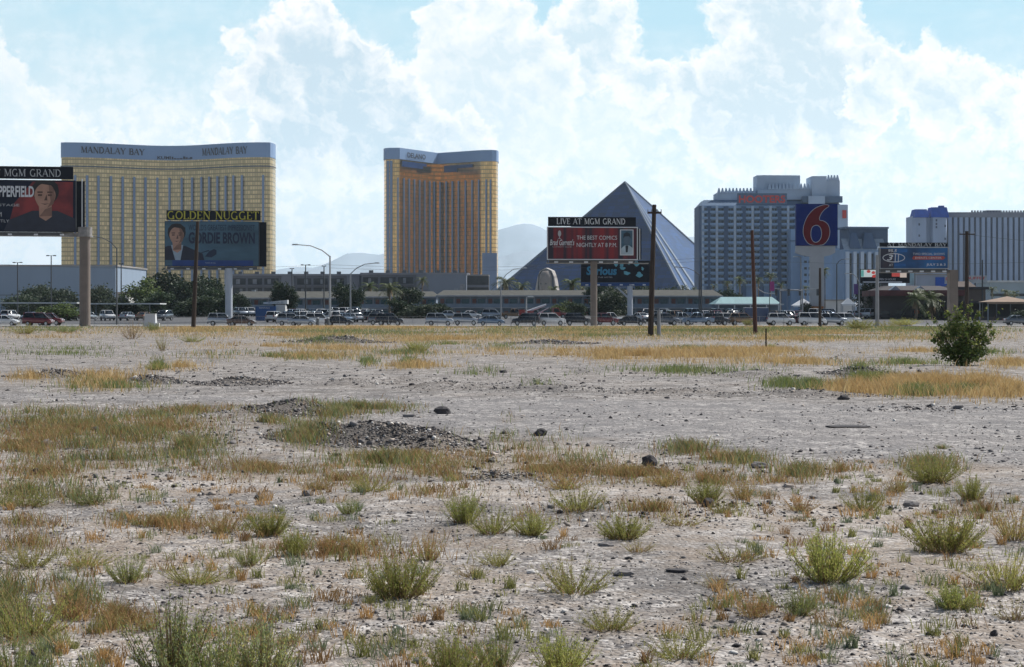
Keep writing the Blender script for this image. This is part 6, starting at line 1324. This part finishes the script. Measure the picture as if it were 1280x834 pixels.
for px, top, Y, lab in ((22, 328.5, 400, 'twin-headed car park lamp at the far left'), (64, 320, 380, 'twin-headed dark lamp before the warehouse'), (365, 336, 420, 'small dark lamp pole, leftmost of three by the apartments'), (382, 331.5, 400, 'twin-headed lamp pole, middle of three by the apartments'), (405, 333, 420, 'dark lamp pole, rightmost of three by the apartments'), (151.5, 330, 420, 'thin dark lamp pole at the warehouse corner')):
    lamp(px, top, Y, 5.5 if 'twin' in lab else 2.5, 0, lab, 1.6, dks, True)
# banner on lamp, traffic signals
r = empty('banner', (X(965, 300), 300, 0)); tag(r, 'magenta street banner before the white hotel', 'banner'); MB().box((0, 0, Z(364, 300)), (.8, .04, Z(352, 300)-Z(364, 300))).build('cloth', pm('magenta', (.40, .05, .22), .6), r); MB().cyl((-.42, 0, 0), (-.42, 0, Z(351, 300)), .06, .06, 6).build('post', dks, r)
r = empty('banner', (X(1070, 320), 320, 0)); tag(r, 'violet street banner left of the lit screen', 'banner'); MB().box((0, 0, Z(368, 320)), (.8, .04, Z(355, 320)-Z(368, 320))).build('cloth', pm('violet', (.12, .05, .22), .6), r); MB().cyl((.42, 0, 0), (.42, 0, Z(351, 320)), .06, .06, 6).build('post', dks, r)
for px, Y, L_, lab in ((975, 290, 6.5, 'traffic signal mast over the road left of the white tent'), (1003, 285, -4.5, 'traffic signal mast over the road right of the white tent')):
    r = empty('traffic_light', (X(px, Y), Y, 0)); tag(r, lab, 'traffic light'); H = Z(363.5, Y); MB().tube([(0, 0, 0), (0, 0, H), (L_, 0, H+.3)], [.13, .11, .06], 8).build('mast', gal, r)
    for q in (.5, .95): 
        hd = MB().box((L_*q, -.15, H-.8), (.36, .3, 1.05)).build('signal_head', dks, r)
        for k in range(3): MB().cyl((L_*q, -.30, H-.6+k*.32), (L_*q, -.36, H-.6+k*.32), .1, .1, 8).build('lens', steel, hd)
def wire(a, b, sag, lab, rad=.022):
    n = 14; pts = [(a[0]+(b[0]-a[0])*i/n, a[1]+(b[1]-a[1])*i/n, a[2]+(b[2]-a[2])*i/n-sag*4*(i/n)*(1-i/n)) for i in range(n+1)]
    o = MB().tube(pts, rad, 3).build('power_line', dks); tag(o, lab, 'wire')
Yw = 300
wire((X(-60, Yw), Yw, Z(327, Yw)), (X(412, Yw), Yw, Z(331, Yw)), .9, 'upper sagging wire across the left half behind the billboards'); wire((X(412, Yw), Yw, Z(331, Yw)), (X(876, Yw), Yw, Z(322.5, Yw)), .9, 'upper sagging wire from the arm lamp to the thin pole by the hotel')
wire((X(412, Yw), Yw, Z(335, Yw)), (X(876, Yw), Yw, Z(326.5, Yw)), .9, 'lower sagging wire from the arm lamp to the thin pole by the hotel'); wire((X(876, Yw), Yw, Z(322.5, Yw)), (X(1340, Yw), Yw, Z(326, Yw)), .8, 'sagging wire in front of the white and the striped hotels')
wire((P5[0], P5[1], P5[2]-.4), (X(1400, 250), 250, Z(305, 250)), .4, 'wire running right from the pole behind the leafy bush')
# low chain-link fence along the road
def fence(px0, px1, Y, lab, H=1.35):
    x0, x1 = X(px0, Y), X(px1, Y); r = empty('chain_link_fence', (x0, Y, 0)); tag(r, lab, 'fence'); w = x1-x0; n = int(w/3.2)
    a = MB().cyl((0, 0, 0), (0, 0, H), .03, .03, 5).build('post', gal); repeat('post', a.data, r, [(w*i/n, 0, 0) for i in range(n+1)]); bpy.data.objects.remove(a)
    for z in (H, .12): MB().tube([(0, -.05, z), (w, -.05, z)], .022, 4).build('rail', gal, r)
    mb = MB()
    for i in range(int(w/.5)): mb.tube([(i*.5, -.06, .1), (i*.5+.5, -.06, H)], .004, 3); mb.tube([(i*.5+.5, -.065, .1), (i*.5, -.065, H)], .004, 3)
    mb.build('wire_mesh', gal, r)
fence(118, 700, 234.5, 'thin low wire fence along the road, left half'); fence(706, 1010, 234.5, 'thin low wire fence along the road right of the centre billboard column')
x, y, z = gpt(965.5, 441); r = tag(MB().box((0, 0, -.1), (.07, .05, 1.25), m=0).build('stake', wood), 'short dark stake in the far golden grass', 'stake'); r.location = (X(655*.5+640-10, 88), 88, 0)
for px in (395, 408): 
    r = empty('bollard', (X(px+2, 236.8), 236.8, 0)); tag(r, 'short dark bollard at the road edge by the arm lamp, %s one' % ('left' if px == 395 else 'right'), 'bollard'); MB().cyl((0, 0, 0), (0, 0, 1.1), .22, .2, 10).build('post', steel, r); MB().cyl((0, 0, 1.1), (0, 0, 1.18), .23, .15, 10).build('cap', frm, r)

# ================================================================ vehicles
tyre = pm('tyre', (.02, .02, .02), .9); rim = pm('rim', (.35, .36, .38), .35, metal=.7); cgl = pm('car_glass', (.012, .018, .026), .10, .1, 1, spec=.22); hl = pm('headlight', (.6, .62, .62), .15); tl = pm('tail_light', (.30, .012, .012), .3); plas = pm('car_trim', (.03, .03, .033), .6)
def paint(n, c, metal=.3): 
    m = pm(n, c, .28, .03, 1, metal=metal); m.node_tree.nodes['Principled BSDF'].inputs['Coat Weight'].default_value = .6; return m
PT = {'white': paint('paint_white', (.62, .63, .64), 0), 'silver': paint('paint_silver', (.36, .39, .43), .5), 'grey': paint('paint_grey', (.12, .135, .155), .4), 'black': paint('paint_black', (.018, .02, .026), .2), 'blue': paint('paint_blue', (.04, .08, .16), .3), 'steel blue': paint('paint_steel_blue', (.14, .20, .28), .4), 'dark red': paint('paint_dark_red', (.13, .015, .02), .2), 'brown': paint('paint_brown', (.10, .06, .045), .3), 'bronze': paint('paint_bronze', (.26, .16, .09), .4)}
SPEC = {  # body profile (x, z) clockwise from rear bottom; cabin base x0,x1; roof x2,x3; heights
 'sedan': dict(L=4.6, W=1.8, prof=[(-2.3, .38), (-2.32, .75), (-2.2, .98), (-1.5, 1.02), (.95, .98), (1.9, .84), (2.28, .68), (2.32, .35)], cab=(-1.75, 1.25, -.95, .35, .98, 1.43), wh=.32, ax=(-1.4, 1.42)),
 'suv': dict(L=4.7, W=1.9, prof=[(-2.32, .45), (-2.36, .9), (-2.28, 1.15), (-1.6, 1.17), (1.0, 1.12), (2.1, 1.0), (2.34, .8), (2.36, .42)], cab=(-2.24, 1.3, -1.95, .55, 1.12, 1.74), wh=.37, ax=(-1.4, 1.42)),
 'van': dict(L=4.9, W=1.95, prof=[(-2.42, .42), (-2.45, .9), (-2.4, 1.15), (-1.6, 1.18), (1.2, 1.1), (2.15, .92), (2.42, .7), (2.44, .38)], cab=(-2.36, 1.95, -2.2, .95, 1.08, 1.80), wh=.34, ax=(-1.5, 1.5)),
 'pickup': dict(L=5.5, W=1.95, prof=[(-2.75, .55), (-2.78, 1.12), (-.4, 1.14), (1.3, 1.14), (2.5, 1.05), (2.74, .85), (2.76, .48)], cab=(-.75, 1.45, -.5, .75, 1.12, 1.80), wh=.40, ax=(-1.75, 1.75))}
def car_proto(kind):
    s = SPEC[kind]; r = empty('parked_car', (0, 0, -50)); W = s['W']/2; P_ = s['prof']; cxm = 0; n = len(P_)
    mb = MB(); secs = [(-W, .93, .05), (-W*.93, 1, 0), (W*.93, 1, 0), (W, .93, .05)]; vs = []
    zc = .65
    for (y, k, _) in secs:
        for (x, z) in P_: vs.append((x*(.985 if k < 1 else 1), y, zc+(z-zc)*(k if z > zc else 1)))
    fs = []
    for j in range(3):
        for i in range(n): fs.append((j*n+i, (j+1)*n+i, (j+1)*n+(i+1) % n, j*n+(i+1) % n))
    fs += [tuple(range(n)), tuple(range(4*n-1, 3*n-1, -1))]; mb.add(vs, fs, 0)
    x0, x1, x2, x3, zb, zt = s['cab']; wb, wt = W*.90, W*.72
    mb.add([(x2, -wt, zt), (x3, -wt, zt), (x3, wt, zt), (x2, wt, zt), (x2+.1, -wt*.85, zt+.05), (x3-.1, -wt*.85, zt+.05), (x3-.1, wt*.85, zt+.05), (x2+.1, wt*.85, zt+.05)], [(4, 5, 6, 7), (0, 1, 5, 4), (1, 2, 6, 5), (2, 3, 7, 6), (3, 0, 4, 7)], 0)
    # pillars
    for xa, xb in ((x0, x2), (x1, x3), ((x0+x1)/2-.1, (x2+x3)/2-.05)):
        for sg in (-1, 1): mb.tube([(xa, sg*wb, zb), (xb, sg*wt, zt)], .05, 4, 0)
    body = mb.build('body', PT['white'], r, True)
    mb = MB(); mb.add([(x0, -wb*.99, zb), (x1, -wb*.99, zb), (x1, wb*.99, zb), (x0, wb*.99, zb), (x2, -wt*.98, zt-.01), (x3, -wt*.98, zt-.01), (x3, wt*.98, zt-.01), (x2, wt*.98, zt-.01)], [(0, 1, 5, 4), (1, 2, 6, 5), (2, 3, 7, 6), (3, 0, 4, 7)])
    mb.build('windows', cgl, r, True)
    if kind == 'pickup': MB().box((-1.75, 0, 1.145), (1.8, W*1.5, .02)).build('cargo_bed', plas, r)
    for ax in s['ax']:
        for sg in (-1, 1):
            w_ = MB().cyl((ax, sg*(W-.2), s['wh']), (ax, sg*(W+.015), s['wh']), s['wh'], None, 16).build('wheel', tyre, r)
            MB().cyl((ax, sg*(W+.016), s['wh']), (ax, sg*(W+.03), s['wh']), s['wh']*.62, None, 10).build('rim', rim, w_)
    xf, xr = P_[-2][0]-.04, P_[1][0]+.02; zf = P_[-2][1]
    for sg in (-1, 1):
        MB().box((xf, sg*W*.72, zf-.08), (.12, W*.36, .16)).build('headlight', hl, r); MB().box((xr, sg*W*.80, P_[1][1]-.02), (.08, W*.24, .24)).build('tail_light', tl, r)
        MB().box((x1-.35, sg*(W+.06), zb), (.16, .14, .12)).build('mirror', plas, r)
    MB().box((P_[-1][0], 0, .30), (.10, W*1.86, .22)).build('front_bumper', plas, r); MB().box((P_[0][0], 0, .32), (.10, W*1.86, .22)).build('rear_bumper', plas, r)
    return r
CPR = {k: car_proto(k) for k in SPEC}
used = set()
def car(px, Y, kind, col, heading, label, group):
    o = CPR[kind] if kind not in used else copy_tree(CPR[kind]); used.add(kind)
    o.location = (X(px, Y), Y, .008 if Y < 265 else cpz(Y)); o.scale = (.82, .90, 1.0); o.rotation_euler = (0, 0, heading); o.name = {'van': 'parked_van', 'pickup': 'pickup_truck'}.get(kind, 'parked_car') if 'road' not in group else {'van': 'van', 'pickup': 'pickup_truck'}.get(kind, 'car')
    for ch in o.children:
        if ch.name.startswith('body'):
            ch.material_slots[0].link = 'OBJECT'; ch.material_slots[0].material = PT[col]
    tag(o, label, {'sedan': 'car', 'suv': 'car', 'van': 'van', 'pickup': 'pickup truck'}[kind], group); return o
RG = 'vehicles on the road'
road_cars = [(6, 243, 'sedan', 'white', 0, 'white sedan cut by the left edge of the photo'), (48, 241, 'van', 'dark red', 0, 'dark red van on the road beside the left billboard column'), (62, 250, 'suv', 'dark red', 0, 'dark red suv half hidden behind the red van at the left'),
 (277, 243, 'suv', 'silver', .1, 'silver suv under the blue-grey billboard column'), (302, 239.5, 'sedan', 'brown', 0, 'brown sedan in front of the silver suv'), (363, 243, 'suv', 'silver', .1, 'silver suv at the left end of the line by the arm lamp'), (378, 239.5, 'sedan', 'silver', 0, 'silver sedan overlapping the silver suv near the arm lamp'), (398, 245, 'suv', 'white', .1, 'white suv just left of the arm lamp pole'), (424, 240, 'sedan', 'black', 0, 'black sedan right of the arm lamp pole'),
 (476, 256, 'suv', 'grey', .1, 'dark grey suv behind the black suv left of centre'), (487, 246, 'suv', 'black', 0, 'black suv on the road left of centre'), (549.5, 243, 'suv', 'silver', 0, 'silver suv, largest bright car on the road near the centre'), (582, 252, 'suv', 'silver', 0, 'silver suv right of the largest bright car'), (614, 247, 'sedan', 'steel blue', 0, 'steel blue sedan on the road near the centre'),
 (657, 246, 'suv', 'black', math.pi, 'black suv on the road left of the centre billboard'), (690, 247, 'suv', 'white', 0, 'white suv on the road left of the centre billboard column'), (722, 248, 'suv', 'black', 0, 'black suv just left of the centre billboard column'), (756, 252, 'suv', 'dark red', 0, 'dark red suv right of the centre billboard column'), (790, 246, 'sedan', 'black', 0, 'black sedan left of the tallest wooden pole'), (762, 261, 'pickup', 'white', 0, 'white pickup behind the dark red suv'),
 (832, 250, 'suv', 'grey', 0, 'grey suv right of the tallest wooden pole'), (851, 262, 'pickup', 'silver', .1, 'silver pickup behind the grey suv'), (872, 247, 'pickup', 'steel blue', math.pi, 'steel blue pickup before the motel right block'), (895, 249, 'suv', 'black', 0, 'black suv before the teal roofed office'), (908, 262, 'suv', 'white', 0, 'white suv behind the black one before the teal roofed office'), (928, 250, 'suv', 'bronze', 0, 'bronze suv left of the leaning pole'),
 (976, 249, 'suv', 'white', 0, 'white suv right of the blue truck'), (996, 250, 'sedan', 'dark red', 0, 'dark red sedan under the white tent'), (1015, 249, 'van', 'white', 0, 'white van in front of the sign pillar'), (1041, 250, 'suv', 'silver', 0, 'silver suv right of the short dark pole'), (1059, 259, 'suv', 'white', 0, 'white suv behind the silver one right of the short dark pole'), (1272, 252, 'sedan', 'grey', 0, 'grey sedan at the right edge of the photo')]
for a in road_cars: car(*a, RG)
names_row = ['front', 'second', 'third', 'back']
import itertools
cyc = ['white', 'silver', 'white', 'white', 'grey', 'blue', 'white', 'black', 'silver', 'dark red', 'white', 'steel blue', 'silver', 'bronze']
PG = 'cars in the car park'
k = 0
ordn = ['first', 'second', 'third', 'fourth', 'fifth', 'sixth', 'seventh', 'eighth', 'ninth', 'tenth', 'eleventh', 'twelfth', 'thirteenth', 'fourteenth', 'fifteenth', 'sixteenth', 'seventeenth', 'eighteenth']
for ri, (Yr, p0, p1, step, zone) in enumerate([(285, 345, 465, 17, 'car park left of palm'), (312, 338, 470, 14.5, 'car park left of palm'), (345, 300, 475, 13, 'car park left of palm'), (300, -10, 230, 24, 'under left carports'), (318, 560, 720, 27, 'before motel block'), (290, 800, 1070, 23, 'before teal roofed office'), (320, 812, 1090, 17, 'before teal roofed office')]):
    i = 0; px = p0
    rr = ['nearest row', 'middle row', 'far row', 'row', 'row', 'nearest row', 'far row'][ri]
    while px < p1:
        col = cyc[(k*5+ri*3) % len(cyc)]; kind = random.choice(['sedan', 'suv', 'sedan', 'sedan', 'suv', 'van', 'pickup'] if ri != 3 else ['sedan', 'suv'])
        if random.random() > .1:
            car(px+random.uniform(-2, 2), Yr+random.uniform(-.5, .5), kind, col, math.pi/2*random.choice([1, -1])+random.choice([.35, -.3, .5]) if ri not in (4,) else random.uniform(-.2, .2), f'{col} {kind}, {ordn[min(i, 17)]} from left, {rr}, {zone}', PG); i += 1
        px += step; k += 1
# blue box truck and red flatbed with a lift
Y = 251; r = empty('box_truck', (X(950, Y), Y, 0)); tag(r, 'dark blue box truck right of the leaning pole', 'truck')
bt = paint('paint_navy', (.015, .04, .12), .1)
MB().box((-.6, 0, .55), (3.4, 2.0, 1.95), top=.98).build('cargo_box', bt, r); MB().prism_y([(1.12, .5), (2.2, .5), (2.2, 1.2), (1.8, 1.9), (1.12, 1.95)], -.95, .95).build('cab', bt, r); MB().prism_y([(1.3, 1.2), (2.1, 1.2), (1.78, 1.8), (1.3, 1.84)], -.97, .97).build('windows', cgl, r); MB().box((-.6, 0, 2.51), (3.3, 1.9, .08)).build('roof', frm, r)
for ax in (-1.6, 1.5):
    for sg in (-1, 1): MB().cyl((ax, sg*.8, .4), (ax, sg*1.02, .4), .4, None, 14).build('wheel', tyre, r)
Y = 285; r = empty('crane_truck', (X(675, Y), Y, 0), math.radians(6)); tag(r, 'red truck with a raised white boom before the motel', 'truck')
rp = paint('paint_red', (.30, .03, .03), .1)
MB().box((0, 0, .7), (5.6, 2.2, .5)).build('chassis', rp, r); MB().prism_y([(2.0, 1.2), (3.2, 1.2), (3.2, 1.9), (2.9, 2.6), (2.0, 2.6)], -1.05, 1.05).build('cab', rp, r); MB().prism_y([(2.15, 1.9), (3.12, 1.9), (2.84, 2.5), (2.15, 2.5)], -1.07, 1.07).build('windows', cgl, r)
MB().box((-1.8, 0, 1.2), (1.3, 1.6, .9)).build('turret', rp, r); MB().tube([(-2.6, 0, 1.8), (1.0, 0, 3.1)], [.22, .16], 8).build('boom', frm, r); MB().tube([(-.4, .6, 1.6), (1.5, .6, 2.6)], .1, 6).build('boom', frm, r); MB().box((-3.0, 0, 1.4), (.9, 1.1, .9)).build('bucket', rp, r)
for ax in (-2.0, -1.0, 2.4):
    for sg in (-1, 1): MB().cyl((ax, sg*.8, .5), (ax, sg*1.1, .5), .5, None, 14).build('wheel', tyre, r)
